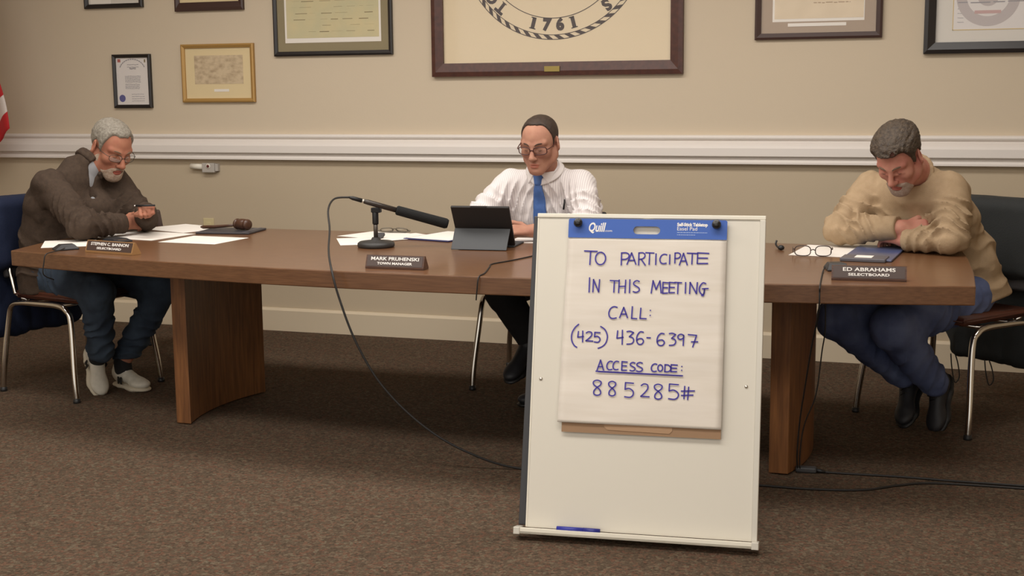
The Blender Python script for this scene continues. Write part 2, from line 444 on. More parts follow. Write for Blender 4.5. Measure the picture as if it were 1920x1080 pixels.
for r0, r1 in ((0.098, 0.145), (0.0, 0.05)):
    n = 48
    A = [bm.verts.new((ccx+r0*math.cos(2*PI*k/n), y-0.0008, ccz+r0*math.sin(2*PI*k/n))) for k in range(n)] if r0 else None
    B = [bm.verts.new((ccx+r1*math.cos(2*PI*k/n), y-0.0008, ccz+r1*math.sin(2*PI*k/n))) for k in range(n)]
    if A:
        for k in range(n): bm.faces.new((A[k], B[k], B[(k+1) % n], A[(k+1) % n]))
    else: bm.faces.new(B)
obj('round_emblem', bm, mat('emblem_grey', (188, 178, 176), 0.8), o)
nbox('ribbon', (ccx-0.06, ccx+0.06, y-0.0012, y-0.0008, ccz-0.085, ccz-0.07), M_pink, o)
bm = bmesh.new()
strips(bm, a+0.10, a+0.13, c+0.085, c+0.17, 4, 0.003, y, rnd, 0.9)
strips(bm, a+0.10, b-0.12, c+0.178, c+0.20, 1, 0.005, y-0.0012, rnd, 0.95)
obj('printed_text', bm, M_thin, o)

# small wall fittings
o = empty('wall_sensor', (-4.31, 0, 0.963)); tag(o, 'small grey wall device with a red button and a white tube, below the chair rail', 'wall device')
nbox('housing', (-0.012, 0.072, -0.035, 0, -0.03, 0.026), mat('sensor_grey', (178, 172, 164), 0.5), o, bevel=0.004)
nbox('end_cap', (0.072, 0.092, -0.028, 0, -0.022, 0.022), mat('sensor_grey', (178, 172, 164)), o, bevel=0.003)
bm = bmesh.new(); tube(bm, [(-0.092, -0.022, 0.006), (-0.012, -0.022, 0.004)], 0.017, 16); obj('white_tube', bm, M_whiteframe, o, smooth=True)
nlathe('red_button', [(0.009, 0.0), (0.009, 0.004), (0.005, 0.006)], mat('button_red', (96, 26, 26), 0.4), o, 20, M=frame_M((0.032, -0.035, 0.008), (1, 0, 0), (0, 0, 1), (0, -1, 0)))
nlathe('button_ring', [(0.015, 0.0), (0.015, 0.002), (0.010, 0.003)], M_whiteframe, o, 20, M=frame_M((0.032, -0.035, 0.008), (1, 0, 0), (0, 0, 1), (0, -1, 0)))
o = empty('wall_outlet', (-4.31, 0, 0.60)); tag(o, 'cream wall outlet plate low on the wall behind the gavel', 'outlet')
nbox('cover_plate', (-0.036, 0.036, -0.006, 0, -0.058, 0.058), mat('outlet_cream', (206, 192, 150), 0.5), o, bevel=0.002)
for dz in (-0.022, 0.022):
    nbox('socket', (-0.016, 0.016, -0.009, -0.005, dz-0.013, dz+0.013), mat('outlet_cream', (206, 192, 150), 0.5), o, bevel=0.003)

# ------------------------------------------------------------------ flag in the corner
fl = empty('flag', (-5.86, -0.36, 0)); tag(fl, 'red and white striped flag hanging on a pole at the left edge of the picture', 'flag')
ntube('pole', [(0, 0, 0.03), (0, 0, 2.55)], 0.014, mat('flag_pole', (150, 110, 60), 0.4), fl)
nlathe('pole_base', [(0.13, 0.0), (0.13, 0.015), (0.05, 0.035), (0.025, 0.09)], M_brass, fl)
nlathe('finial', [(0.006, 2.55), (0.028, 2.57), (0.032, 2.60), (0.018, 2.64), (0.004, 2.67)], M_brass, fl)
M_fred = mat('flag_red', (176, 28, 34), 0.8); M_fwhite = mat('flag_white', (206, 196, 190), 0.8); M_fblue = mat('flag_blue', (40, 46, 96), 0.8)
bm = bmesh.new(); NU, NV = 26, 52; G = []
for j in range(NV+1):
    v = j/NV; row = []
    for i in range(NU+1):
        u = i/NU
        x = 0.015+u*(0.455-0.27*v*1.0)
        z = 0.90+u*(0.305+0.10*(1-v)*0)+v*1.45*(1-0.12*u)
        yv = 0.035*math.sin(u*11+v*3)*min(1, u*4)+0.012*math.sin(v*17+u*6)
        row.append(bm.verts.new((x, yv, z)))
    G.append(row)
for j in range(NV):
    for i in range(NU):
        f = bm.faces.new((G[j][i], G[j][i+1], G[j+1][i+1], G[j+1][i]))
        st = int(j/NV*13)
        f.material_index = 2 if (st >= 6 and i < NU*0.42) else (0 if st % 2 == 0 else 1)
c_ = obj('cloth', bm, [M_fred, M_fwhite, M_fblue], fl, smooth=True)
md = c_.modifiers.new('thickness', 'SOLIDIFY'); md.thickness = 0.002

# ------------------------------------------------------------------ conference table
TZ = 0.74
def front_y(x):
    t = (x+1.93)/1.96
    return -2.475+0.225*t*t
pts = [(x, front_y(x)) for x in np.linspace(-3.882, 0.028, 33)]
pts += [(0.022, -1.9), (0.0, -1.5), (-0.03, -1.165)]
pts += [(x, -1.165) for x in np.linspace(-0.5, -3.4, 7)]
pts += [(-3.895, -1.175), (-3.94, -1.45), (-3.955, -1.74), (-3.94, -2.0)]
tb = empty('conference_table', (-1.93, -1.8, 0)); tag(tb, 'long wooden boat shaped conference table the three men sit at', 'table')
MT = Matrix.Translation((1.93, 1.8, 0))
bm = bmesh.new(); prism(bm, pts, TZ-0.066, TZ, M=MT); obj('table_top', bm, M_wood, tb, bevel=0.004)
def pedestal(cx, bow):
    bm = bmesh.new(); A = []; Bp = []
    for i in range(17):
        s = -1+2*i/16
        A.append((cx-0.035+bow*(1-s*s), -1.812+0.318*s)); Bp.append((cx+0.035+bow*(1-s*s), -1.812+0.318*s))
    prism(bm, A+Bp[::-1], 0.004, TZ-0.066, M=MT)
    return obj('pedestal', bm, M_woodside, tb, bevel=0.003)
pedestal(-3.140, -0.055); pedestal(-0.626, 0.05)
nbox('steel_bracket', (0, 0.035, 0, 0.22, -0.012, 0), M_dkgrey, tb, M=MT @ Matrix.Translation((-2.54, -1.62, TZ-0.067)) @ Matrix.Rotation(R(25), 4, 'X'))

# ------------------------------------------------------------------ easel board
BLp = Vector((-1.28970903, -3.05646299, 0.03)); BU = Vector((0.99428949, 0.10671653, 0)); BV = Vector((-0.024006, 0.22366647, 0.97437006)); BN = Vector((0.10398139, -0.96880591, 0.22495105))
N0 = Vector((0.10671653, -0.99428949, 0.0))
eb = empty('whiteboard_easel', tuple(BLp+BU*0.365-Vector((0, 0, 0.03)))); tag(eb, 'white easel board standing on the carpet before the table, holding the blue topped pad', 'whiteboard')
MB = Matrix.Translation(-eb.location) @ frame_M(BLp, BU, BV, BN)      # x along, y up the board, z towards the room
nbox('writing_surface', (0.003, 0.716, 0.004, 0.994, -0.012, -0.0005), M_white, eb, M=MB)
for nm, d in (('top_rail', (0.0, 0.722, 0.990, 1.003, -0.014, 0.005)), ('right_rail', (0.704, 0.722, 0.004, 0.990, -0.014, 0.006)),
              ('left_rail', (0.0, 0.006, 0.004, 0.990, -0.014, 0.001))):
    nbox(nm, d, M_whiteframe if nm != 'right_rail' else M_alu, eb, bevel=0.002, M=MB)
bm = bmesh.new()
for (a, b) in (((0.0, -0.014), (0.036, -0.006)), ((0.030, -0.014), (0.036, 0.004))):
    box(bm, -0.012, 0.712, a[1], b[1], a[0]-0.012, b[0])
for v in bm.verts: v.co = MB @ v.co
obj('pen_tray', bm, M_whiteframe, eb, bevel=0.001)
nbox('tray_end_cap', (-0.031, -0.010, -0.017, 0.006, -0.014, 0.038), M_alu, eb, bevel=0.002, M=MB)
nbox('tray_end_cap', (0.706, 0.728, -0.017, 0.006, -0.014, 0.038), M_alu, eb, bevel=0.002, M=MB)
# rear leaf of the stand: hinged at the top, splayed out behind
bm = bmesh.new()
q = [(-0.034, 0.004, -0.050), (0.690, 0.004, -0.050), (0.704, 0.996, -0.0145), (-0.0155, 0.996, -0.0145)]
A = [bm.verts.new(MB @ Vector(p)) for p in q]; Bq = [bm.verts.new(MB @ Vector((p[0], p[1], p[2]-0.014))) for p in q]
bm.faces.new(A); bm.faces.new(Bq[::-1])
for i in range(4): bm.faces.new((A[i], Bq[i], Bq[(i+1) % 4], A[(i+1) % 4]))
obj('rear_leaf', bm, M_dkgrey, eb, bevel=0.003)
for u, v in ((0.031, 0.473), (0.676, 0.474)):
    nlathe('screw', [(0.0055, 0), (0.0055, 0.002), (0.003, 0.0035)], M_chrome, eb, 16, M=MB @ frame_M((u, v, -0.0005), (1, 0, 0), (0, 1, 0), (0, 0, 1)))
for u in (0.1375, 0.5725):
    Mk = MB @ frame_M((u, 0.9705, -0.0005), (1, 0, 0), (0, 1, 0), (0, 0, 1))
    nlathe('pad_hook', [(0.006, 0), (0.006, 0.022), (0.0125, 0.024), (0.0145, 0.032), (0.011, 0.039), (0.004, 0.042)], mat('hook_black', (26, 24, 24), 0.3), eb, 24, M=Mk)
nbox('hinge_clip', (0.341, 0.367, 0.972, 0.983, -0.001, 0.0145), M_alu, eb, bevel=0.001, M=MB)
# the pad
PV = Vector((-0.02509355, 0.23379933, 0.971961)); PN = Vector((0.1037243, -0.9664106, 0.23514211))
P0 = Vector((-0.95963154, -2.80994619, 0.99245393))
pd = empty('easel_pad', tuple(P0)); tag(pd, 'paper easel pad with blue header and handwritten call in numbers, hung on the white board', 'paper pad')
MP = Matrix.Translation(-pd.location) @ frame_M(P0, BU, PV, PN)   # x along, y up, z towards the room
def poly(bm, pts, z0, z1, M):
    a = [bm.verts.new(M @ Vector((p[0], p[1], z0))) for p in pts]; b = [bm.verts.new(M @ Vector((p[0], p[1], z1))) for p in pts]
    bm.faces.new(a[::-1]); bm.faces.new(b); n = len(pts)
    for i in range(n): bm.faces.new((a[i], a[(i+1) % n], b[(i+1) % n], b[i]))
# blue header with a hand slot: two halves bridged around the slot
bm = bmesh.new()
sl = []
for k in range(9): t = PI/2+PI*k/8; sl.append((-0.0300+0.0125*math.cos(t), -0.0338+0.0125*math.sin(t)))
for k in range(9): t = -PI/2+PI*k/8; sl.append((0.0300+0.0125*math.cos(t), -0.0338+0.0125*math.sin(t)))
W_, T_, B_ = 0.2500, 0.0010, -0.0600
left = [(-0.0, T_), (-W_+0.004, T_), (-W_, T_-0.004), (-W_, B_), (0.0, B_)]
half1 = left+[(0.0, -0.0463)]+[p for p in reversed(sl[:9])]+[(0.0, -0.0213)]
poly(bm, half1, 0.001, 0.003, MP)
poly(bm, [(-x, y) for x, y in half1][::-1], 0.001, 0.003, MP)
obj('blue_header', bm, M_blue, pd)
# paper with a gentle sag, a sheet of a few layers
def quadgrid(bm, TL, TR, BR_, BL_, nx, ny, zf, M):
    g = []
    for j in range(ny+1):
        v = j/ny; r_ = []
        for i in range(nx+1):
            u = i/nx
            x = (TL[0]*(1-u)+TR[0]*u)*(1-v)+(BL_[0]*(1-u)+BR_[0]*u)*v
            y = (TL[1]*(1-u)+TR[1]*u)*(1-v)+(BL_[1]*(1-u)+BR_[1]*u)*v
            r_.append(bm.verts.new(M @ Vector((x, y, zf(u, v)))))
        g.append(r_)
    for j in range(ny):
        for i in range(nx): bm.faces.new((g[j][i], g[j+1][i], g[j+1][i+1], g[j][i+1]))
bm = bmesh.new()
zf = lambda u, v: -0.001+0.0009*math.sin(v*23)+0.0006*math.sin(u*9+v*31)+0.0008*math.sin(u*3-v*11)
quadgrid(bm, (-0.2495, -0.058), (0.2495, -0.058), (0.2499, -0.6464), (-0.2613, -0.6459), 24, 60, zf, MP)
po = obj('paper_sheets', bm, M_padpaper, pd, smooth=True)
md = po.modifiers.new('thickness', 'SOLIDIFY'); md.thickness = 0.005; md.offset = -1
nbox('cardboard_back', (-0.2483, 0.2490, -0.6758, -0.06, -0.0105, -0.0078), M_card, pd, M=MP)
bm = bmesh.new(); poly(bm, [(-0.114, -0.64), (0.100, -0.64), (0.100, -0.658), (0.091, -0.667), (-0.103, -0.6635), (-0.113, -0.655)], -0.0077, -0.0062, MP)
obj('cardboard_tab', bm, mat('cardboard_light', (166, 134, 104), 0.85), pd)
# handwriting: marker strokes
def arc(cx, cy, rx, ry, a0, a1, n=16):
    return [(cx+rx*math.cos(R(a0+(a1-a0)*k/n)), cy+ry*math.sin(R(a0+(a1-a0)*k/n))) for k in range(n+1)]
STROKES = {
 'T': [[(0, 1), (1, 0.98)], [(0.48, 0.97), (0.46, 0)]],
 'O': [arc(0.5, 0.5, 0.48, 0.5, 80, 440, 24)],
 'P': [[(0.06, 0), (0.05, 1)], [(0.03, 0.98), (0.6, 1.0), (0.95, 0.86), (0.9, 0.62), (0.55, 0.48), (0.08, 0.46)]],
 'A': [[(0, 0), (0.48, 1)], [(0.48, 1), (1, 0.02)], [(0.15, 0.34), (0.86, 0.36)]],
 'R': [[(0.06, 0), (0.05, 1)], [(0.03, 0.98), (0.6, 1.0), (0.9, 0.86), (0.85, 0.64), (0.5, 0.5), (0.08, 0.47)], [(0.4, 0.48), (1, 0)]],
 'I': [[(0.5, 0), (0.5, 1)]],
 'C': [[(1, 0.95), (0.6, 1), (0.2, 0.82), (0.02, 0.45), (0.15, 0.12), (0.5, 0.0), (0.95, 0.06)]],
 'E': [[(0.02, 1), (0.0, 0)], [(0, 1), (1, 0.97)], [(0.02, 0.52), (0.9, 0.52)], [(0, 0.0), (0.93, 0.03)]],
 'N': [[(0, 0), (0.03, 1)], [(0.03, 1), (0.9, 0.02)], [(0.9, 0), (0.98, 1)]],
 'H': [[(0, 0), (0.04, 1)], [(0.96, 0), (1, 1)], [(0.03, 0.48), (0.98, 0.52)]],
 'S': [[(0.95, 0.92), (0.55, 1), (0.12, 0.86), (0.1, 0.66), (0.5, 0.52), (0.92, 0.36), (0.95, 0.14), (0.5, 0.0), (0.02, 0.06)]],
 'M': [[(0, 0), (0.15, 1)], [(0.15, 1), (0.48, 0.3)], [(0.48, 0.3), (0.85, 1)], [(0.85, 1), (1, 0.04)]],
 'G': [[(0.72, 0.95), (0.4, 1), (0.08, 0.7), (0.05, 0.35), (0.3, 0.08), (0.55, 0.12), (0.6, 0.5)], [(0.35, 0.52), (1.0, 0.56)], [(0.6, 0.5), (0.5, 0.0), (0.3, -0.02)]],
 'L': [[(0.1, 1), (0.02, 0.02)], [(0.0, 0.02), (1, 0.0)]],
 ':': [[(0.3, 0.98), (0.35, 0.90)], [(0.3, 0.06), (0.35, -0.02)]],
 '(': [[(1, 1), (0.5, 0.86), (0.12, 0.66), (0.0, 0.46), (0.1, 0.26), (0.45, 0.08), (0.85, 0)]],
 ')': [[(0.2, 1), (0.7, 0.86), (0.98, 0.62), (0.98, 0.42), (0.8, 0.22), (0.45, 0.08), (0.0, 0)]],
 '4': [[(0.1, 0.95), (0.02, 0.42)], [(0.02, 0.42), (0.98, 0.5)], [(0.82, 1), (0.86, 0)]],
 '2': [[(0.05, 0.86), (0.35, 1), (0.75, 0.94), (0.8, 0.66), (0.5, 0.35), (0.05, 0.04)], [(0.05, 0.04), (1, 0.03)]],
 '5': [[(0.1, 1), (0.95, 0.98)], [(0.1, 1), (0.08, 0.55)], [(0.08, 0.55), (0.5, 0.62), (0.9, 0.46), (0.95, 0.22), (0.65, 0.03), (0.05, 0.05)]],
 '3': [[(0.05, 0.96), (0.5, 1), (0.95, 0.9)], [(0.95, 0.9), (0.4, 0.58)], [(0.4, 0.58), (0.85, 0.5), (1.0, 0.28), (0.75, 0.06), (0.1, 0.0)]],
 '6': [[(0.92, 0.96), (0.5, 0.98), (0.12, 0.7), (0.05, 0.3), (0.3, 0.02), (0.75, 0.02), (0.98, 0.24), (0.75, 0.44), (0.3, 0.42), (0.06, 0.28)]],
 '9': [[(0.92, 0.9), (0.5, 1), (0.08, 0.86), (0.1, 0.62), (0.5, 0.54), (0.9, 0.7), (0.92, 0.92)], [(0.92, 0.92), (0.9, 0)]],
 '7': [[(0, 1), (0.85, 0.96)], [(0.85, 0.96), (0.5, 0)], [(0.35, 0.42), (1, 0.44)]],
 '8': [[(0.55, 0.52), (0.15, 0.7), (0.12, 0.9), (0.5, 1), (0.9, 0.9), (0.85, 0.7), (0.5, 0.52), (0.2, 0.3), (0.2, 0.08), (0.55, 0.0), (0.88, 0.1), (0.85, 0.32), (0.55, 0.52)]],
 'D': [[(0.02, 1), (0.0, 0)], [(0.0, 1), (0.6, 0.95), (0.98, 0.6), (0.9, 0.2), (0.5, 0.0), (0.0, 0.0)]],
 '#': [[(0.25, 1), (0.22, 0.05)], [(0.55, 0.95), (0.5, 0)], [(0, 0.62), (1, 0.68)], [(0.02, 0.3), (0.9, 0.36)]],
 '-': [[(0, 0.5), (1, 0.5)]],
}
GLYPHS = [('T',-0.1959,-0.1547,-0.1457,-0.1022),('O',-0.1603,-0.1268,-0.1450,-0.1057),('P',-0.0784,-0.0524,-0.1450,-0.1059),('A',-0.0587,-0.0306,-0.1424,-0.1055),('R',-0.0233,-0.0009,-0.1439,-0.1049),('T',-0.0010,0.0254,-0.1412,-0.1044),('I',0.0317,0.0317,-0.1414,-0.1072),('C',0.0441,0.0657,-0.1379,-0.1083),('I',0.0750,0.0750,-0.1390,-0.1095),('P',0.0903,0.1087,-0.1354,-0.1034),('A',0.1058,0.1303,-0.1412,-0.1040),('T',0.1288,0.1624,-0.1376,-0.1035),('E',0.1609,0.1959,-0.1354,-0.1020),('I',-0.1760,-0.1760,-0.2331,-0.1873),('N',-0.1639,-0.1434,-0.2325,-0.1924),('T',-0.1102,-0.0820,-0.2317,-0.1948),('H',-0.0820,-0.0608,-0.2326,-0.1921),('I',-0.0477,-0.0477,-0.2320,-0.1906),('S',-0.0367,-0.0165,-0.2299,-0.1932),('M',0.0208,0.0517,-0.2315,-0.1918),('E',0.0565,0.0734,-0.2307,-0.1967),('E',0.0765,0.0949,-0.2287,-0.1962),('T',0.0934,0.1149,-0.2313,-0.1958),('I',0.1271,0.1271,-0.2292,-0.1952),('N',0.1403,0.1638,-0.2301,-0.1946),('G',0.1691,0.1974,-0.2339,-0.1955),('C',-0.1109,-0.0846,-0.3144,-0.2770),('A',-0.0758,-0.0509,-0.3112,-0.2783),('L',-0.0384,-0.0213,-0.3130,-0.2752),('L',-0.0119,0.0083,-0.3122,-0.2791),(':',0.0199,0.0212,-0.3016,-0.2846),('(',-0.2267,-0.2050,-0.4089,-0.3358),('4',-0.2068,-0.1879,-0.3914,-0.3566),('2',-0.1814,-0.1576,-0.3886,-0.3587),('5',-0.1544,-0.1348,-0.3915,-0.3598),(')',-0.1405,-0.1123,-0.4096,-0.3406),('4',-0.0823,-0.0617,-0.3947,-0.3501),('3',-0.0523,-0.0288,-0.3936,-0.3528),('6',-0.0206,0.0024,-0.3926,-0.3529),('-',0.0121,0.0232,-0.3732,-0.3695),('6',0.0433,0.0677,-0.3941,-0.3560),('3',0.0806,0.1023,-0.3929,-0.3549),('9',0.1078,0.1280,-0.3920,-0.3570),('7',0.1402,0.1705,-0.3955,-0.3576),('A',-0.1409,-0.1202,-0.4786,-0.4463),('C',-0.1108,-0.0928,-0.4757,-0.4490),('C',-0.0913,-0.0734,-0.4749,-0.4483),('E',-0.0632,-0.0464,-0.4758,-0.4487),('S',-0.0378,-0.0211,-0.4766,-0.4500),('S',-0.0173,0.0020,-0.4776,-0.4492),('C',0.0291,0.0464,-0.4759,-0.4520),('O',0.0494,0.0649,-0.4741,-0.4542),('D',0.0715,0.0899,-0.4750,-0.4533),('E',0.0906,0.1100,-0.4742,-0.4526),(':',0.1236,0.1243,-0.4689,-0.4561),('_',-0.1446,0.1272,-0.4846,-0.4829),('8',-0.1539,-0.1239,-0.5570,-0.5099),('8',-0.1050,-0.0781,-0.5568,-0.5117),('5',-0.0526,-0.0229,-0.5601,-0.5140),('2',-0.0017,0.0260,-0.5561,-0.5157),('8',0.0383,0.0674,-0.5610,-0.5148),('5',0.0843,0.1172,-0.5604,-0.5128),('#',0.1246,0.1654,-0.5585,-0.5176) ]
bm = bmesh.new()
def stroke(pts, w=0.0021):
    if len(pts) > 2: pts = [(p.x, p.y) for p in catmull([(a, b, 0) for a, b in pts], 5)]
    n = len(pts)
    for sgn in (0,):
        Lr = []
        for i, (x, y) in enumerate(pts):
            a = pts[max(i-1, 0)]; b = pts[min(i+1, n-1)]
            dx, dy = b[0]-a[0], b[1]-a[1]; l = math.hypot(dx, dy) or 1
            nx, ny = -dy/l*w, dx/l*w
            ex = (dx/l*w*0.6 if i == n-1 else (-dx/l*w*0.6 if i == 0 else 0)); ey = (dy/l*w*0.6 if i == n-1 else (-dy/l*w*0.6 if i == 0 else 0))
            Lr.append((bm.verts.new(MP @ Vector((x+nx+ex, y+ny+ey, 0.0022))), bm.verts.new(MP @ Vector((x-nx+ex, y-ny+ey, 0.0022)))))
        for p, q in zip(Lr, Lr[1:]): bm.faces.new((p[0], p[1], q[1], q[0]))
for ch, x0, x1, y0, y1 in GLYPHS:
    if ch == '_':
        stroke([(x0, y1+0.001), (x1, y0-0.001)]); stroke([(x0+0.008, y1-0.0008), (x1-0.003, y0-0.0022)], 0.0012)
        continue
    for st in STROKES[ch]:
        stroke([(x0+(x1-x0)*p[0], y0+(y1-y0)*p[1]) for p in st])
obj('handwriting', bm, M_ink, pd)
zt = 0.0032
text_mesh('pad_logo', 'Quill', 0.040, M_letters, pd, M=MP @ Matrix.Translation((-0.1605, -0.0275, zt)), shear=0.28, bold=0.0010, width=0.055)
text_mesh('pad_logo', '.com', 0.011, M_letters, pd, M=MP @ Matrix.Translation((-0.1215, -0.0370, zt)), width=0.024)
text_mesh('pad_text', 'Self-Stick Tabletop', 0.014, M_letters, pd, M=MP @ Matrix.Translation((0.1425, -0.0145, zt)), bold=0.0007, width=0.095)
text_mesh('pad_text', 'Easel Pad', 0.0165, M_letters, pd, M=MP @ Matrix.Translation((0.1265, -0.0275, zt)), width=0.062)
bm = bmesh.new()
for (x0, x1, yy) in ((0.0955, 0.189, -0.0390), (0.0955, 0.153, -0.0465)):
    x = x0
    while x < x1:
        w = 0.003+0.006*rnd.random(); poly(bm, [(x, yy-0.0012), (min(x+w, x1), yy-0.0012), (min(x+w, x1), yy+0.0012), (x, yy+0.0012)], zt-0.0004, zt, MP); x += w+0.0012
obj('pad_text', bm, mat('fine_print', (150, 170, 210), 0.6), pd)
# marker lying in the tray
mk = empty('marker_pen', tuple(BLp+BU*0.173+BV*0.004+BN*0.018)); tag(mk, 'blue marker lying in the tray of the white easel board', 'marker')
Mm = frame_M((0, 0, 0), BU, BV, BN)
bm = bmesh.new(); tube(bm, [Mm @ Vector((-0.068, 0.0035, 0.004)), Mm @ Vector((0.018, 0.0032, 0.004))], 0.0078, 16); obj('barrel', bm, mat('marker_blue', (46, 52, 150), 0.4), mk, smooth=True)
bm = bmesh.new(); tube(bm, [Mm @ Vector((0.016, 0.0032, 0.004)), Mm @ Vector((0.069, 0.0030, 0.004))], [0.0084, 0.0078], 16); obj('cap', bm, mat('marker_cap', (38, 42, 128), 0.35), mk, smooth=True)

# ------------------------------------------------------------------ chairs
M_seatdark = mat('chair_back_fabric', (46, 42, 42), 0.8, bump=0.3)
def rbox(name, hx, hy, hz, m, parent, M, bev):
    bm = bmesh.new(); box(bm, -hx, hx, -hy, hy, -hz, hz, M=M)
    return obj(name, bm, m, parent, bevel=bev, segs=4)
def make_chair(label, loc, facing, W=0.54, D=0.51, back=0.705, seat=None, fabric=None):
    rz = math.atan2(facing[1], facing[0])-PI/2
    o = empty('stacking_chair', (loc[0], loc[1], 0), rz); tag(o, label, 'chair', 'chrome legged chairs round the table')
    zr = 0.436
    for sx in (-1, 1):
        x = sx*W/2; xt = sx*(W/2-0.03)
        P = [(x, D/2, 0.012), (x*0.98, D/2-0.012, 0.12), (xt, D/2-0.045, 0.36), (xt, D/2-0.075, 0.418), (xt, D/2-0.13, zr), (xt, 0, zr), (xt, -D/2+0.13, zr-0.004), (xt, -D/2+0.065, 0.418), (xt, -D/2+0.035, 0.36), (x*0.98, -D/2+0.01, 0.12), (x, -D/2, 0.012)]
        sf = ntube('side_frame', catmull(P, 6), 0.0135, M_chrome, o, seg=12)
        for sy in (-1, 1):
            nlathe('foot_cap', [(0.016, 0.0), (0.017, 0.004), (0.016, 0.02)], M_black, sf, 14, M=Matrix.Translation((x, sy*D/2, 0)))
        ntube('back_post', [(sx*(W/2-0.075), -D/2+0.12, zr), (sx*(W/2-0.07), -D/2+0.04, zr+0.03), (sx*(W/2-0.07), -D/2+0.015, 0.56), (sx*(W/2-0.075), -D/2-0.055, back+0.09)], 0.011, M_chrome, o)
    for y in (D/2-0.14, -D/2+0.16):
        ntube('cross_bar', [(-W/2+0.03, y, zr-0.004), (W/2-0.03, y, zr-0.004)], 0.010, M_chrome, o)
    bm = bmesh.new()
    box(bm, -W/2+0.045, W/2-0.045, -D/2+0.05, D/2-0.01, 0.449, 0.485)
    bmesh.ops.bevel(bm, geom=[e for e in bm.edges], offset=0.016, segments=3, affect='EDGES')
    obj('seat', bm, seat or M_vinyl, o, smooth=True)
    Mb = Matrix.Translation((0, -D/2-0.015, back)) @ Matrix.Rotation(R(14), 4, 'X')
    bm = bmesh.new(); nx = 12
    for s in range(1): box(bm, -W/2+0.045, W/2-0.045, -0.018, 0.018, -0.165, 0.165)
    bmesh.ops.subdivide_edges(bm, edges=[e for e in bm.edges if abs(e.verts[0].co.x-e.verts[1].co.x) > 0.1], cuts=9)
    for v in bm.verts: v.co.y -= 0.05*(1-(v.co.x/(W/2))**2)
    for v in bm.verts: v.co = Mb @ v.co
    obj('backrest', bm, fabric or M_seatdark, o, bevel=0.012, segs=3)
    return o
make_chair('chrome legged chair under the man in the brown sweater, navy coat on its back', (-4.03, -1.625), (0.977, -0.21), 0.52, 0.51)
make_chair('chrome legged chair with a brown seat under the man in the tan sweater', (-0.055, -1.045), (-0.6, -0.8), 0.58, 0.50)
make_chair('chrome legged chair under the man in the white shirt, half behind the easel board', (-1.927, -0.868), (0.02, -1.0), 0.54, 0.56, back=0.64)
make_chair('empty dark chair turned away behind the hand of the man in the brown sweater', (-4.063, -0.88), (0.03, 1.0), 0.54, 0.48, back=0.667, fabric=mat('spare_chair_back', (70, 56, 50), 0.7))

# ------------------------------------------------------------------ things on the table
def sheet(label, quad, z=TZ+0.0006, layers=1, group=None, tilt=0.0, name='paper_sheet', m=None, cat='paper'):
    cx = sum(p[0] for p in quad)/4; cy = sum(p[1] for p in quad)/4
    bm = bmesh.new()
    th = 0.0006*layers
    a = [bm.verts.new((p[0]-cx, p[1]-cy, 0)) for p in quad]; b = [bm.verts.new((p[0]-cx, p[1]-cy, th)) for p in quad]
    bm.faces.new(a[::-1]); bm.faces.new(b)
    for i in range(4): bm.faces.new((a[i], a[(i+1) % 4], b[(i+1) % 4], b[i]))
    o = obj(name, bm, m or M_paper)
    o.location = (cx, cy, z)
    tag(o, label, cat, group or 'loose paper sheets on the table')
    return o
def rect_near(x, y, w, h, ang):
    c, s = math.cos(R(ang)), math.sin(R(ang))
    return [(x+c*a-s*b, y+s*a+c*b) for a, b in ((-w/2, -h/2), (w/2, -h/2), (w/2, h/2), (-w/2, h/2))]
sheet('white paper sheet behind the left microphone and the Stephen C. Bannon name plate', rect_near(-3.80, -1.965, 0.225, 0.285, 35))
sheet('white paper sheet just before the folded arms of the man in the brown sweater', rect_near(-3.66, -1.60, 0.36, 0.30, -8), layers=2)
sheet('white paper sheet under the raised hand, nearest the far edge of the table', rect_near(-3.66, -1.26, 0.35, 0.28, -20))
sheet('white paper sheet lying alone in front of the dark folder with the gavel', rect_near(-3.28, -1.69, 0.30, 0.27, -3))
# folder and gavel
fo = empty('leather_folder', (-3.345, -1.345, TZ), R(8)); tag(fo, 'dark grey folder on the table under the gavel', 'folder')
nbox('cover', (-0.135, 0.135, -0.11, 0.11, 0.0005, 0.010), mat('folder_dark', (58, 56, 60), 0.45), fo, bevel=0.003)
nbox('cover_trim', (0.100, 0.112, -0.11, 0.11, 0.0095, 0.0112), mat('folder_edge', (96, 92, 96), 0.4), fo)
nbox('inner_pages', (-0.130, 0.131, -0.106, 0.106, 0.0035, 0.0075), M_paper, fo)
gv = empty('gavel', (-3.345, -1.345, TZ+0.0115)); tag(gv, 'dark wooden gavel lying on the dark folder', 'gavel')
Mg = frame_M((0.02, -0.01, 0.029), (0.985, 0.174, 0), (-0.174, 0.985, 0), (0, 0, 1))
prof = [(0.006, -0.045), (0.022, -0.044), (0.026, -0.036), (0.026, -0.030), (0.021, -0.028), (0.0255, -0.022), (0.0270, 0.0), (0.0255, 0.022), (0.021, 0.028), (0.026, 0.030), (0.026, 0.036), (0.022, 0.044), (0.006, 0.045)]
Mh = frame_M((0.045, 0, 0.027), (0, 0, 1), (1, 0, 0), (0, 1, 0))
M_gavel = mat('gavel_wood', (72, 46, 32), 0.35)
nlathe('head', prof, M_gavel, gv, 28, M=frame_M((0.062, 0.0, 0.027), (0.3, 0.95, 0), (0, 0, 1), (0.95, -0.3, 0)))
bm = bmesh.new(); hp_ = [(0.048, 0.0, 0.024), (-0.02, 0.0, 0.018), (-0.09, 0.0, 0.011), (-0.155, 0.0, 0.008), (-0.168, 0.0, 0.008)]
tube(bm, hp_, [0.006, 0.0065, 0.008, 0.0085, 0.004], 14); obj('handle', bm, M_gavel, gv, smooth=True)
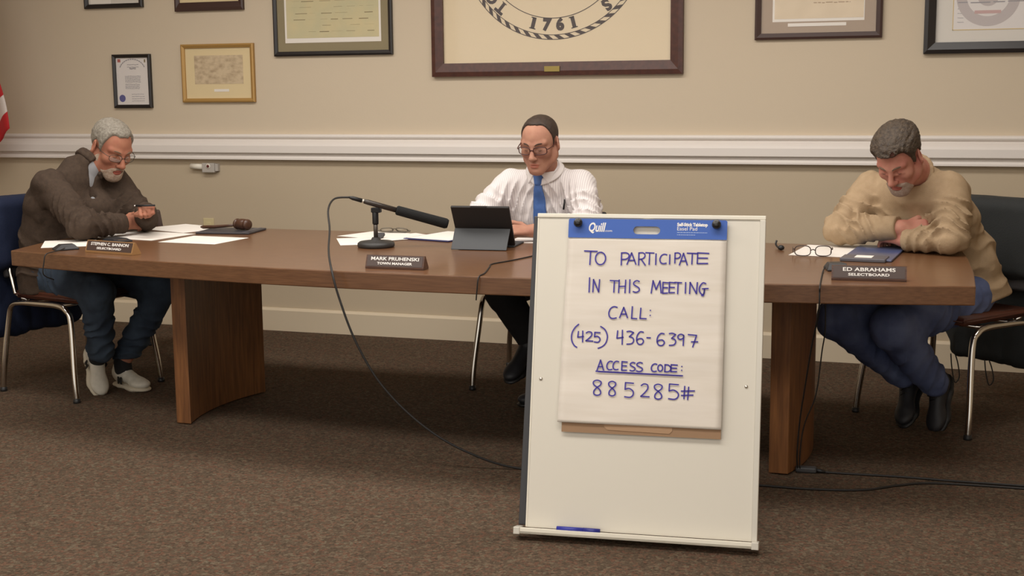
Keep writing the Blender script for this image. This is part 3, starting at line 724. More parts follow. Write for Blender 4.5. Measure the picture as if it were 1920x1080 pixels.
# name plates: a wooden wedge, a dark plate and the lettering
def nameplate(loc, ang, L, lines, label, wood, edge):
    o = empty('desk_name_plate', (loc[0], loc[1], TZ), R(ang)); tag(o, label, 'name plate', 'desk name plates along the table front')
    h, d = 0.050, 0.052
    bm = bmesh.new()
    prof = [(-d/2, 0.0), (d/2, 0.0), (d/2, 0.006), (-0.001, h), (-0.009, h), (-d/2, 0.007)]
    a = [bm.verts.new((-L/2, y, z+0.0008)) for y, z in prof]; b = [bm.verts.new((L/2, y, z+0.0008)) for y, z in prof]
    bm.faces.new(a); bm.faces.new(b[::-1])
    for i in range(len(prof)): bm.faces.new((a[i], b[i], b[(i+1) % len(prof)], a[(i+1) % len(prof)]))
    obj('wood_block', bm, wood, o)
    p0, p1 = Vector((0, -d/2, 0.0078)), Vector((0, -0.009, h+0.0008)); v = (p1-p0); hl = v.length; v.normalize()
    Mf = frame_M((p0+p1)/2, (1, 0, 0), v, Vector((1, 0, 0)).cross(v))
    f = nbox('face_plate', (-L/2+0.006, L/2-0.006, -hl/2+0.003, hl/2-0.002, 0.0, 0.0012), M_plate, o, M=Mf)
    text_mesh('lettering', lines[0], 0.018, M_letters, o, M=Mf @ Matrix.Translation((0, 0.0085, 0.0016)), bold=0.0003, width=L*lines[2])
    text_mesh('lettering', lines[1], 0.013, M_letters, o, M=Mf @ Matrix.Translation((0, -0.0095, 0.0016)), bold=0.0003, width=L*lines[3])
    return o
nameplate((-3.385, -2.222), -10, 0.268, ('STEPHEN C. BANNON', 'SELECTBOARD', 0.80, 0.52), 'name plate reading Stephen C. Bannon, Selectboard, at the left end of the table', mat('light_wood', (150, 112, 70), 0.5), None)
nameplate((-2.030, -2.352), 1, 0.236, ('MARK PRUHENSKI', 'TOWN MANAGER', 0.82, 0.60), 'name plate reading Mark Pruhenski, Town Manager, before the microphone', M_walnut, None)
nameplate((-0.322, -2.195), 5, 0.250, ('ED ABRAHAMS', 'SELECTBOARD', 0.70, 0.55), 'name plate reading Ed Abrahams, Selectboard, at the right end of the table', M_walnut, None)
# boundary microphones with their cables
def boundary_mic(loc, ang, label, w=0.075, d=0.10, h=0.024):
    o = empty('boundary_microphone', (loc[0], loc[1], TZ), R(ang)); tag(o, label, 'microphone', 'small black table microphones')
    bm = bmesh.new()
    q = [(-w/2, -d/2), (w/2, -d/2), (w/2*0.8, d/2), (-w/2*0.8, d/2)]
    a = [bm.verts.new((x, y, 0.0005)) for x, y in q]
    t = [bm.verts.new((x*0.72, y*0.55+0.004, h)) for x, y in q]
    l = [bm.verts.new((x, y, 0.006)) for x, y in q]
    bm.faces.new(a[::-1]); bm.faces.new(t)
    for i in range(4):
        bm.faces.new((a[i], a[(i+1) % 4], l[(i+1) % 4], l[i])); bm.faces.new((l[i], l[(i+1) % 4], t[(i+1) % 4], t[i]))
    obj('housing', bm, mat('mic_housing', (40, 40, 42), 0.45), o, bevel=0.002)
    nbox('grille', (-w*0.25, w*0.25, -d*0.40, -d*0.27, 0.010, 0.0125), M_chrome, o, M=Matrix.Rotation(R(0), 4, 'X'))
    return o
boundary_mic((-3.665, -2.165), -40, 'small black table microphone just left of the Stephen C. Bannon name plate')
boundary_mic((-3.645, -1.835), 65, 'flat black table microphone behind the Stephen C. Bannon name plate', 0.09, 0.13, 0.016)
boundary_mic((-0.455, -1.955), 20, 'small black table microphone half behind the Ed Abrahams name plate', 0.085, 0.10, 0.026)
def cable(label, pts, r=0.0032, n=8, m=None, name='cable'):
    p0 = Vector(pts[0]); o = ntube(name, [p-p0 for p in catmull(pts, n)], r, m or M_cable, None, seg=8)
    o.location = p0; tag(o, label, 'cable', 'black cables'); return o
cable('thin black cable from the left table microphone over the front edge of the table', [(-3.640, -2.205, 0.752), (-3.632, -2.25, 0.748), (-3.625, -2.31, 0.747), (-3.622, -2.352, 0.742), (-3.625, -2.362, 0.71), (-3.632, -2.360, 0.66), (-3.63, -2.30, 0.63)], 0.0025)
# microphone on a desk stand
ms = empty('desk_microphone_stand', (-2.402, -1.735, TZ)); tag(ms, 'round based desk microphone stand holding the long black microphone', 'microphone stand')
nlathe('base', [(0.076, 0.0006), (0.080, 0.006), (0.079, 0.018), (0.070, 0.025), (0.022, 0.031), (0.016, 0.042)], mat('stand_base', (48, 46, 44), 0.5), ms, 40)
nlathe('shaft', [(0.0095, 0.035), (0.0095, 0.118)], mat('stand_shaft', (96, 90, 84), 0.35, 0.6), ms, 20)
nlathe('sleeve', [(0.0125, 0.098), (0.0135, 0.104), (0.0135, 0.146), (0.011, 0.152)], M_black, ms, 20)
nbox('clip', (-0.016, 0.026, -0.013, 0.013, 0.148, 0.170), M_black, ms, bevel=0.004)
m0 = Vector((-2.455, -1.80, 0.949)); m1 = Vector((-2.113, -1.625, 0.835))
sm = empty('shotgun_microphone', tuple(m0+(m1-m0)*0.15)); tag(sm, 'long black foam covered microphone on the desk stand, pointing down to the right', 'microphone')
ax = (m1-m0).normalized(); MS_ = lambda d: m0+ax*d-sm.location
Lm = (m1-m0).length
bm = bmesh.new(); tube(bm, [MS_(0.03), MS_(0.05), MS_(0.19)], [0.0095, 0.0115, 0.0115], 18); obj('body_tube', bm, mat('mic_body', (66, 60, 56), 0.35, 0.5), sm, smooth=True)
bm = bmesh.new(); tube(bm, [MS_(0.172), MS_(0.178), MS_(0.30), MS_(Lm-0.010), MS_(Lm)], [0.017, 0.0205, 0.0215, 0.0225, 0.018], 24); obj('foam_windscreen', bm, M_foam, sm, smooth=True)
bm = bmesh.new(); tube(bm, [MS_(0.018), MS_(0.035)], 0.0075, 14); obj('collar', bm, M_alu, sm, smooth=True)
bm = bmesh.new(); tube(bm, [MS_(-0.035), MS_(-0.02), MS_(0.022)], [0.0045, 0.0085, 0.0095], 14); obj('connector', bm, M_black, sm, smooth=True)
cable('long black cable looping from the desk microphone down to the carpet', [tuple(m0-ax*0.033), (-2.53, -1.86, 0.955), (-2.50, -1.98, 0.92), (-2.435, -2.10, 0.853), (-2.34, -2.30, 0.792), (-2.233, -2.49, 0.746), (-2.191, -2.515, 0.641), (-2.131, -2.51, 0.482), (-2.040, -2.49, 0.321), (-1.90, -2.46, 0.177), (-1.743, -2.42, 0.076), (-1.56, -2.352, 0.006), (-1.30, -2.30, 0.0045), (-1.0, -2.32, 0.0045), (-0.70, -2.298, 0.0045), (-0.50, -2.288, 0.0045), (-0.32, -2.245, 0.0045), (-0.20, -2.15, 0.0045), (-0.08, -2.085, 0.0045), (0.20, -2.06, 0.0045), (0.6, -2.05, 0.0045)], 0.0042, 8)
# papers and glasses beside the microphone
sheet('white paper sheet lying nearest the camera under the microphone stand', rect_near(-2.560, -1.555, 0.20, 0.28, 30), layers=1)
sheet('white paper sheet under the folded glasses behind the microphone stand', rect_near(-2.615, -1.30, 0.21, 0.27, -18), z=TZ+0.0014, layers=1)
sheet('white paper sheet at the back right of the loose papers behind the microphone', rect_near(-2.445, -1.36, 0.20, 0.27, -35), z=TZ+0.0022, layers=1)
def spectacles(loc, ang, label, m, w=0.132, lh=0.036, tilt=0, round_=0.7, fold=False, parent=None, M=None, temple=0.135, name='eyeglasses', r=0.0017, side=1.0):
    o = parent if parent else empty(name, loc, R(ang))
    if not parent: tag(o, label, 'glasses')
    Mx = M if M is not None else Matrix.Identity(4)
    rx, rz_ = w*0.205, lh/2
    for sx in (-1, 1):
        cx_ = sx*w*0.265
        pts = []
        for k in range(28):
            t = 2*PI*k/28; e = round_
            cxp = math.copysign(abs(math.cos(t))**e, math.cos(t)); szp = math.copysign(abs(math.sin(t))**e, math.sin(t))
            pts.append(Vector((cx_+rx*cxp, 0.004*(abs(cx_+rx*cxp)/(w/2))**2*-1.5, rz_*szp)))
        bm = bmesh.new(); tube(bm, [Mx @ p for p in pts], r, 8, closed=True)
        rim = obj('rim', bm, m, o, smooth=True)
        bm = bmesh.new(); vs = [bm.verts.new(Mx @ (p*1.0)) for p in pts]; bm.faces.new(vs)
        obj('lens', bm, glass_mat('spectacle_lens', 0.10), rim)
        if fold: tp = [(sx*w/2, -0.006, 0.006), (sx*w*0.49, -0.012, 0.004), (-sx*w*0.30, -0.016-0.004*sx, -0.002), (-sx*w*0.38, -0.014-0.004*sx, -0.012)]
        else: tp = [(sx*w*0.475, -0.004, 0.006), (sx*w/2*side, -0.012, 0.006), (sx*w/2*1.03*side, -0.06, 0.005), (sx*w/2*1.02*side, -temple*0.72, 0.002), (sx*w/2*side, -temple*0.86, -0.008), (sx*w/2*0.98*side, -temple, -0.026)]
        bm = bmesh.new(); tube(bm, [Mx @ p for p in catmull(tp, 5)], r*1.05, 8); obj('temple', bm, m, o, smooth=True)
    bm = bmesh.new(); tube(bm, [Mx @ Vector(p) for p in ((-w*0.065, 0, 0.002), (0, 0.002, 0.006), (w*0.065, 0, 0.002))], r, 8); obj('bridge', bm, m, o, smooth=True)
    return o
M_wire = mat('glasses_wire', (52, 34, 30), 0.35)
M_greyglass = mat('grey_glasses', (96, 88, 74), 0.4)
gF = spectacles((-2.555, -1.20, TZ+0.017), 10, 'grey folded glasses lying on the papers behind the microphone stand', M_greyglass, w=0.14, lh=0.036, fold=True, r=0.003)
gF.rotation_euler = (R(58), 0, R(10))
gR = spectacles((-0.578, -1.60, TZ+0.0235), 188, 'dark rimmed glasses standing open on the table before the man in the tan sweater', M_wire, w=0.150, lh=0.040, r=0.0019, temple=0.13)
# tablet in a folio
tbm = empty('tablet_folio', (-1.938, -1.655, TZ), R(5)); tag(tbm, 'black tablet in a folio cover standing before the man in the white shirt', 'tablet')
M_folio = mat('folio_black', (30, 27, 26), 0.6); M_folio2 = mat('folio_grey', (60, 62, 64), 0.6)
def slab(name, p, q, w0, w1, th, m, parent):
    # slab from edge p to edge q (y,z), widths w0 at p and w1 at q
    bm = bmesh.new(); P, Q = Vector((0, p[0], p[1])), Vector((0, q[0], q[1])); d = (Q-P).normalized(); n = Vector((1, 0, 0)).cross(d)*th
    vs = [bm.verts.new(v) for v in ((-w0/2, P.y, P.z), (w0/2, P.y, P.z), (w1/2, Q.y, Q.z), (-w1/2, Q.y, Q.z))]
    v2 = [bm.verts.new(v.co+n) for v in vs]
    bm.faces.new(vs); bm.faces.new(v2[::-1])
    for i in range(4): bm.faces.new((vs[i], vs[(i+1) % 4], v2[(i+1) % 4], v2[i]))
    return obj(name, bm, m, parent, bevel=0.002)
slab('folio_flap', (-0.085, 0.001), (-0.020, 0.084), 0.240, 0.242, 0.004, M_folio2, tbm)
sl_ = slab('tablet_back', (0.042, 0.008), (-0.066, 0.178), 0.250, 0.252, -0.012, M_folio, tbm)
slab('screen', (0.050, 0.010), (-0.054, 0.176), 0.236, 0.236, -0.0015, mat('tablet_glass', (12, 12, 14), 0.12), sl_)
nbox('keyboard', (-0.122, 0.122, 0.040, 0.215, 0.0006, 0.008), M_folio2, tbm, bevel=0.002)
nbox('folio_tab', (-0.040, 0.030, -0.066, -0.054, 0.176, 0.184), M_folio, tbm, bevel=0.001)
nb = empty('portfolio', (-2.245, -1.295, TZ), R(-14)); tag(nb, 'blue portfolio holding a white page, left of the tablet folio', 'portfolio')
nbox('cover', (-0.125, 0.125, -0.175, 0.165, 0.0006, 0.006), mat('portfolio_navy', (44, 48, 92), 0.5), nb, bevel=0.002)
nbox('page', (-0.115, 0.118, -0.158, 0.155, 0.006, 0.0068), M_paper, nb)
sheet('white paper under the hand of the man in the white shirt', rect_near(-1.80, -1.335, 0.24, 0.20, 5))
cable('thin dark cable curving over the table edge just left of the easel board', [(-1.62, -1.75, TZ+0.003), (-1.68, -2.02, TZ+0.003), (-1.72, -2.15, TZ+0.003), (-1.70, -2.24, TZ+0.003), (-1.66, -2.40, TZ+0.003), (-1.655, -2.476, TZ-0.002), (-1.66, -2.482, 0.69), (-1.665, -2.478, 0.655)], 0.0026)
# right end of the table
sheet('white paper sheet under the open glasses at the right end of the table', rect_near(-0.548, -1.395, 0.225, 0.375, -5), layers=1)
cb = empty('clipboard', (-0.352, -1.455, TZ), R(-4)); tag(cb, 'blue and grey folder with a white label, before the man in the tan sweater', 'folder')
nbox('cover', (-0.095, 0.095, -0.235, 0.235, 0.0006, 0.009), mat('folder_blue', (66, 84, 132), 0.35, rgb2=(104, 104, 116), vscale=4, detail=1), cb, bevel=0.003)
nbox('spine_clip', (-0.095, 0.075, -0.265, -0.145, 0.0006, 0.014), mat('folder_grey', (92, 90, 96), 0.4), cb, bevel=0.003)
nbox('label', (-0.045, 0.020, -0.235, -0.165, 0.0140, 0.0148), M_paper, cb)
bt = empty('earpiece', (-0.735, -1.385, TZ)); tag(bt, 'small black object alone on the table beside the easel board', 'earpiece')
bm = bmesh.new(); tube(bm, catmull([(-0.022, 0.055, 0.030), (-0.024, 0.045, 0.016), (-0.012, 0.015, 0.008), (0.004, -0.015, 0.008)], 5), [0.004]*16, 10); obj('stem', bm, M_black, bt, smooth=True)
nlathe('bud', [(0.004, 0.0006), (0.012, 0.004), (0.014, 0.012), (0.009, 0.019), (0.003, 0.021)], M_black, bt, 18, M=Matrix.Translation((0.008, -0.03, 0)))
cable('thin black cable from the right table microphone down beside the right pedestal', [(-0.492, -1.985, TZ+0.012), (-0.492, -2.05, TZ+0.004), (-0.481, -2.20, TZ+0.003), (-0.466, -2.385, TZ+0.002), (-0.465, -2.402, 0.72), (-0.465, -2.402, 0.68), (-0.475, -2.36, 0.62), (-0.500, -2.28, 0.512), (-0.527, -2.20, 0.361), (-0.552, -2.13, 0.206), (-0.562, -2.10, 0.078), (-0.560, -2.082, 0.012), (-0.545, -2.072, 0.007)], 0.0028)
cable('second black cable hanging behind the first, from under the right end of the table', [(-0.465, -2.20, 0.668), (-0.466, -2.18, 0.552), (-0.477, -2.16, 0.471), (-0.496, -2.14, 0.311), (-0.533, -2.12, 0.205), (-0.549, -2.105, 0.119), (-0.553, -2.085, 0.02), (-0.540, -2.066, 0.010)], 0.0024)
cn = empty('cable_connector', (-0.525, -2.068, 0.0)); tag(cn, 'black cable connector on the carpet at the foot of the right pedestal', 'connector')
nbox('shell', (-0.045, 0.03, -0.016, 0.016, 0.0005, 0.022), M_dkgrey, cn, bevel=0.006, M=Matrix.Rotation(R(4), 4, 'Z'))
bm = bmesh.new(); tube(bm, [(0.028, 0.001, 0.010), (0.062, 0.003, 0.006)], [0.009, 0.005], 12); obj('strain_relief', bm, M_black, cn, smooth=True)
cable('black floor cable running from the connector to the right edge of the picture', [(-0.465, -2.066, 0.0055), (-0.36, -2.055, 0.0045), (-0.2, -2.04, 0.0045), (-0.02, -2.038, 0.0045), (0.2, -2.028, 0.0045), (0.6, -2.02, 0.0045)], 0.0042)

# ------------------------------------------------------------------ sculpting by distance fields (people and draped cloth)
F32 = np.float32
def _h(ix, iy, iz, seed):
    n = (ix*374761393+iy*668265263+iz*2147483647+seed*974634777) & 0x7fffffff
    n = ((n ^ (n >> 13))*1274126177) & 0x7fffffff
    n = n ^ (n >> 16)
    return (n & 0xffff).astype(F32)/65535.0
def vnoise(P, freq, seed=0):
    Q = P*np.array(freq, F32)
    I = np.floor(Q).astype(np.int64); f = (Q-I).astype(F32); f = f*f*(3-2*f)
    r = 0
    for dx in (0, 1):
        wx = f[..., 0] if dx else 1-f[..., 0]
        for dy in (0, 1):
            wy = f[..., 1] if dy else 1-f[..., 1]
            for dz in (0, 1):
                wz = f[..., 2] if dz else 1-f[..., 2]
                r = r+_h(I[..., 0]+dx, I[..., 1]+dy, I[..., 2]+dz, seed)*wx*wy*wz
    return r
def ridged(P, freq, seed=0):
    return 1-np.abs(2*vnoise(P, freq, seed)-1)
def smin(a, b, k):
    if k <= 0: return np.minimum(a, b)
    h = np.clip(0.5+0.5*(b-a)/k, 0, 1)
    return b+(a-b)*h-k*h*(1-h)
def smax(a, b, k): return -smin(-a, -b, k)
def _v(p): return np.array(p, F32)
class Field:
    def __init__(s): s.ops = []; s.post = []
    def add(s, fn, c, r, k=0.01, mode='u'): s.ops.append((fn, _v(c), float(r), k, mode)); return s
    def cap(s, a, b, ra, rb, k=0.01, mode='u', w=None, ratio=1.0):
        a, b = _v(a), _v(b); ab = b-a; L2 = float(ab @ ab)+1e-12
        if w is not None: w = _v(w); w = w/np.linalg.norm(w)
        def fn(P):
            q = P-a
            if w is not None:
                # squash the wide axis so a round cone becomes an oval one
                t0 = np.clip((q @ ab)/L2, 0, 1)[..., None]; d = q-t0*ab
                dw = (d @ w)[..., None]; d = d-w*dw*(1-1/ratio)
                t = t0[..., 0]
                return np.sqrt((d*d).sum(-1))-(ra+(rb-ra)*t)
            t = np.clip((q @ ab)/L2, 0, 1); d = q-t[..., None]*ab
            return np.sqrt((d*d).sum(-1))-(ra+(rb-ra)*t)
        rr = max(ra, rb)*(ratio if w is not None else 1)
        return s.add(fn, (a+b)/2, math.sqrt(L2)/2+rr, k, mode)
    def sleeve(s, a, b, ra, rb, k=0.02):          # round cone with a flat open cuff at b
        a, b = _v(a), _v(b); ab = b-a; L2 = float(ab @ ab); d_ = ab/math.sqrt(L2)
        def fn(P):
            q = P-a; t = np.clip((q @ ab)/L2, 0, 1.1); d = q-t[..., None]*ab
            return smax(np.sqrt((d*d).sum(-1))-(ra+(rb-ra)*t), (P-b) @ d_, 0.006)
        return s.add(fn, (a+b)/2, math.sqrt(L2)/2+max(ra, rb), k)
    def ell(s, c, rad, Rm=None, k=0.01, mode='u'):
        c = _v(c); rad = _v(rad); Rm = np.eye(3, dtype=F32) if Rm is None else np.asarray(Rm, F32)
        def fn(P):
            q = (P-c) @ Rm
            k0 = np.sqrt(((q/rad)**2).sum(-1)); k1 = np.sqrt(((q/(rad*rad))**2).sum(-1))+1e-9
            return k0*(k0-1)/k1
        return s.add(fn, c, float(rad.max()), k, mode)
    def rbox(s, c, half, rnd_, Rm=None, k=0.01, mode='u'):
        c = _v(c); half = _v(half)-rnd_; Rm = np.eye(3, dtype=F32) if Rm is None else np.asarray(Rm, F32)
        def fn(P):
            q = np.abs((P-c) @ Rm)-half
            return np.sqrt((np.maximum(q, 0)**2).sum(-1))+np.minimum(q.max(-1), 0)-rnd_
        return s.add(fn, c, float(np.linalg.norm(half))+rnd_, k, mode)
    def plane(s, p, n, k=0.006):                  # cut away the side n points to
        p = _v(p); n = _v(n); n = n/np.linalg.norm(n)
        return s.add(lambda P: (P-p) @ n, (0, 0, 0), 1e6, k, 'i')
    def __call__(s, P):
        P = np.asarray(P, F32)
        D = np.full(P.shape[:-1], 0.5, F32)
        lo = P.reshape(-1, P.shape[-2], 3) if P.ndim == 3 else None
        if lo is not None: cen = (P.min(1)+P.max(1))/2; rad = np.linalg.norm((P.max(1)-P.min(1)), axis=-1)/2
        for fn, c, r, k, mode in s.ops:
            if lo is not None and r < 1e5:
                m = np.linalg.norm(cen-c, axis=-1) < r+rad+0.05+k
                if not m.any(): continue
                Q = P[m]; d = fn(Q); X = D[m]
            else: m = Ellipsis; d = fn(P); X = D
            if mode == 'u': X = smin(X, d, k)
            elif mode == 's': X = smax(X, -d, k)
            else: X = smax(X, d, k)
            if m is Ellipsis: D = X
            else: D[m] = X
        for fn in s.post: D = fn(P, D)
        return D
    def bounds(s):
        B = [(c-r, c+r) for fn, c, r, k, m in s.ops if m == 'u']
        return np.min([b[0] for b in B], 0)-0.02, np.max([b[1] for b in B], 0)+0.02
def mesh_field(name, fld, h, m, parent, bounds=None, matfn=None, origin=None, largest=False):
    lo, hi = bounds if bounds is not None else fld.bounds()
    lo = np.asarray(lo, np.float64); hi = np.asarray(hi, np.float64)
    NBk = 8; bs = NBk*h
    nb = np.maximum(np.ceil((hi-lo)/bs).astype(int), 1)
    gi = np.stack(np.meshgrid(*[np.arange(n) for n in nb], indexing='ij'), -1).reshape(-1, 3)
    act = []
    for ch in range(0, len(gi), 40000):
        g = gi[ch:ch+40000]; C = (lo+(g+0.5)*bs).astype(F32)
        d = fld(C[:, None, :])[:, 0]
        act.append(g[np.abs(d) < bs*0.866*1.25+0.006])
    act = np.concatenate(act)
    ax = np.arange(NBk+1)
    off = np.stack(np.meshgrid(ax, ax, ax, indexing='ij'), -1)
    N = nb*NBk+2
    keyf = lambda i: (i[..., 0]*N[1]+i[..., 1])*N[2]+i[..., 2]
    Vs, Ks, Es = [], [], []
    c8 = [(a, b, c) for a in (0, 1) for b in (0, 1) for c in (0, 1)]
    for ch in range(0, len(act), 1500):
        g = act[ch:ch+1500]
        idx = g[:, None, None, None, :]*NBk+off[None]
        P = (lo+idx*h).astype(F32)
        D = fld(P.reshape(len(g), -1, 3)).reshape(idx.shape[:-1])
        S = D < 0
        cs = [D[:, a:a+NBk, b:b+NBk, c:c+NBk] for a, b, c in c8]
        ss = np.stack([x < 0 for x in cs], -1); n_in = ss.sum(-1)
        on = (n_in > 0) & (n_in < 8)
        if not on.any(): continue
        cv = np.stack([x[on] for x in cs], -1)
        base = idx[:, :NBk, :NBk, :NBk][on]
        acc = np.zeros((len(cv), 3)); cnt = np.zeros(len(cv))
        for i, a in enumerate(c8):
            for ax_ in range(3):
                if a[ax_]: continue
                b = list(a); b[ax_] = 1; j = c8.index(tuple(b))
                d0, d1 = cv[:, i], cv[:, j]; x = (d0 < 0) != (d1 < 0)
                t = np.where(x, d0/(d0-d1+1e-12), 0)
                p = np.tile(np.array(a, float), (len(cv), 1)); p[:, ax_] = t
                acc[x] += p[x]; cnt[x] += 1
        Vs.append(lo+(base+acc/cnt[:, None])*h); Ks.append(keyf(base))
        for ax_ in range(3):
            o2 = [0, 0, 0]; o2[ax_] = 1
            A = S[:, :NBk, :NBk, :NBk]; B = S[:, o2[0]:o2[0]+NBk, o2[1]:o2[1]+NBk, o2[2]:o2[2]+NBk]
            x = A != B
            if x.any(): Es.append((ax_, idx[:, :NBk, :NBk, :NBk][x], A[x]))
    V = np.concatenate(Vs); K = np.concatenate(Ks)
    o_ = np.argsort(K); K = K[o_]; V = V[o_]
    F = []
    for ax_, e, ins in Es:
        u, v = [(1, 2), (2, 0), (0, 1)][ax_]
        cells = []
        for du, dv in ((-1, -1), (0, -1), (0, 0), (-1, 0)):
            c = e.copy(); c[:, u] += du; c[:, v] += dv
            cells.append(keyf(c))
        q = np.stack(cells, -1)
        pos = np.clip(np.searchsorted(K, q), 0, len(K)-1); ok = (K[pos] == q).all(-1)
        pos = pos[ok]; ii = ins[ok]
        pos[~ii] = pos[~ii][:, ::-1]
        F.append(pos)
    F = np.concatenate(F)
    if largest:
        lab = np.arange(len(V))
        for _ in range(400):
            m_ = lab[F].min(1); new = lab.copy()
            for a in range(4): np.minimum.at(new, F[:, a], m_)
            new = new[new]
            if (new == lab).all(): break
            lab = new
        ids, cn_ = np.unique(lab, return_counts=True); keep = lab == ids[cn_.argmax()]
        F = F[keep[F[:, 0]]]; mp = np.cumsum(keep)-1; V = V[keep]; F = mp[F]
    # one smoothing pass along the edges takes the grid's stair steps off
    acc = np.zeros_like(V); cnt = np.zeros(len(V))
    for a in range(4):
        i, j = F[:, a], F[:, (a+1) % 4]
        np.add.at(acc, i, V[j]); np.add.at(cnt, i, 1); np.add.at(acc, j, V[i]); np.add.at(cnt, j, 1)
    V = V*0.55+0.45*acc/np.maximum(cnt, 1)[:, None]
    org = np.array(origin if origin is not None else (0, 0, 0), float)
    me = bpy.data.meshes.new(name)
    me.vertices.add(len(V)); me.vertices.foreach_set('co', (V-org).astype(F32).ravel())
    me.loops.add(len(F)*4); me.loops.foreach_set('vertex_index', F.astype(np.int32).ravel())
    me.polygons.add(len(F)); me.polygons.foreach_set('loop_start', np.arange(0, len(F)*4, 4, dtype=np.int32))
    me.polygons.foreach_set('loop_total', np.full(len(F), 4, np.int32))
    if matfn is not None:
        me.polygons.foreach_set('material_index', matfn(V[F].mean(1)).astype(np.int32))
    me.update(calc_edges=True)
    return link_mesh(name, me, m, parent, smooth=True)

# ------------------------------------------------------------------ anatomy
def basis(fwd, upv):
    f = _v(fwd); f = f/np.linalg.norm(f); u = _v(upv); u = u-f*(u @ f); u = u/np.linalg.norm(u)
    return np.stack([np.cross(f, u), f, u], -1)          # columns: the person's right, forward, up
def head_basis(yaw_deg, pitch_deg, roll_deg=0):
    # yaw 0 faces -Y (the room), positive turns towards -X; pitch positive looks down
    y, p, r = R(yaw_deg), R(pitch_deg), R(roll_deg)
    f = np.array([-math.sin(y)*math.cos(p), -math.cos(y)*math.cos(p), -math.sin(p)])
    u = np.array([-math.sin(y)*math.sin(p), -math.cos(y)*math.sin(p), math.cos(p)])
    rt_ = np.cross(f, u); u = u*math.cos(r)+rt_*math.sin(r)
    return basis(f, u)
class Head:
    def __init__(s, c, B, sc=1.0, **kw): s.c, s.B, s.s, s.kw = _v(c), B, sc, kw
    def w(s, q): return s.c+s.s*(s.B @ _v(q))
    def local(s, P): return ((np.asarray(P, F32)-s.c) @ s.B)/s.s
    def build(s, f, ears=True, features=True):
        w, k, B = s.w, s.s, s.B
        E = lambda c, r, kk=0.012, mode='u', rot=None: f.ell(w(c), np.array(r)*k, B if rot is None else B @ rot, kk*k, mode)
        C = lambda a, b, ra, rb, kk=0.012, mode='u': f.cap(w(a), w(b), ra*k, rb*k, kk*k, mode)
        jw = s.kw.get('jaw', 1.0)
        E((0, -0.018, 0.036), (0.076, 0.096, 0.080))
        E((0, 0.022, 0.010), (0.067, 0.070, 0.088), 0.02)
        for sx in (-1, 1):
            C((sx*0.056*jw, 0.002, -0.052), (sx*0.018, 0.070, -0.104), 0.022, 0.019, 0.03)
            E((sx*0.043, 0.055, -0.026), (0.026, 0.028, 0.026), 0.02)
            C((sx*0.060, -0.005, -0.03), (sx*0.052*jw, 0.02, -0.07), 0.018, 0.018, 0.02)
        E((0, 0.050, -0.070), (0.044, 0.045, 0.046), 0.022)
        E((0, 0.074, -0.104), (0.022, 0.020, 0.017), 0.02)
        if features:
            for sx in (-1, 1):
                C((sx*0.050, 0.066, 0.024), (sx*0.014, 0.086, 0.019), 0.010, 0.010, 0.014)
                E((sx*0.031, 0.100, 0.001), (0.019, 0.022, 0.013), 0.012, 's')
                E((sx*0.031, 0.073, 0.001), (0.0135, 0.0135, 0.0125), 0.004)
                C((sx*0.045, 0.078, -0.006), (sx*0.018, 0.086, -0.010), 0.004, 0.004, 0.008)
                E((sx*0.0125, 0.100, -0.040), (0.0085, 0.011, 0.0085), 0.006)
                E((sx*0.008, 0.106, -0.047), (0.004, 0.006, 0.004), 0.003, 's')
            C((0, 0.086, 0.012), (0, 0.115, -0.032), 0.0085, 0.0115, 0.012)
            E((0, 0.113, -0.036), (0.0125, 0.0125, 0.0105), 0.008)
            E((0, 0.092, -0.067), (0.022, 0.010, 0.0065), 0.006)
            E((0, 0.090, -0.080), (0.019, 0.0105, 0.007), 0.006)
            C((-0.022, 0.098, -0.0735), (0.022, 0.098, -0.0735), 0.0022, 0.0022, 0.003, 's')
            C((0, 0.100, -0.050), (0, 0.102, -0.061), 0.002, 0.003, 0.004, 's')
            C((-0.012, 0.098, -0.0905), (0.012, 0.098, -0.0905), 0.003, 0.003, 0.008, 's')
        if ears:
            for sx in (-1, 1):
                a = R(-30*sx)
                rz_ = np.array([[math.cos(a), -math.sin(a), 0], [math.sin(a), math.cos(a), 0], [0, 0, 1]])
                b = R(12); rx_ = np.array([[1, 0, 0], [0, math.cos(b), -math.sin(b)], [0, math.sin(b), math.cos(b)]])
                E((sx*0.083, -0.012, -0.003), (0.0090, 0.020, 0.033), 0.006, 'u', rz_ @ rx_)
                E((sx*0.073, -0.004, -0.026), (0.008, 0.011, 0.012), 0.006)
                E((sx*0.092, -0.008, 0.002), (0.006, 0.011, 0.019), 0.004, 's', rz_ @ rx_)
        return f
def hair_field(hd, ys, zs, thick, peak=None, nz=0.004, freq=(70, 45, 70), top=0.0, edge=0.018):
    base = Field(); hd.build(base, ears=False, features=False)
    ys = np.array(ys, F32); zs = np.array(zs, F32)
    def post(P, D):
        q = hd.local(P)
        t = thick+top*np.clip((q[..., 2]-0.03)/0.06, 0, 1)
        t = t+nz*(ridged(q, freq, 3)-0.6)+nz*0.7*(vnoise(q, (160, 90, 160), 7)-0.5)
        zl = np.interp(q[..., 1], ys, zs).astype(F32)
        if peak is not None:
            ax_ = np.abs(q[..., 0]); pw, ph = peak
            zl = zl+ph*np.clip((ax_-pw)/0.03, 0, 1)*np.clip((q[..., 1]-0.02)/0.03, 0, 1)*np.clip(1-(ax_-pw-0.03)/0.02, 0, 1)
        g = (zl-q[..., 2])+0.006*(vnoise(q, (150, 150, 150), 11)-0.5)+0.004*(vnoise(q, (320, 320, 320), 12)-0.5)
        t = 0.0034+np.maximum(t-0.0034, 0)*np.clip(0.15-g/edge, 0, 1)
        return smax((D-t*hd.s), g*0.75*hd.s, 0.006*hd.s)
    base.post.append(post)
    return base
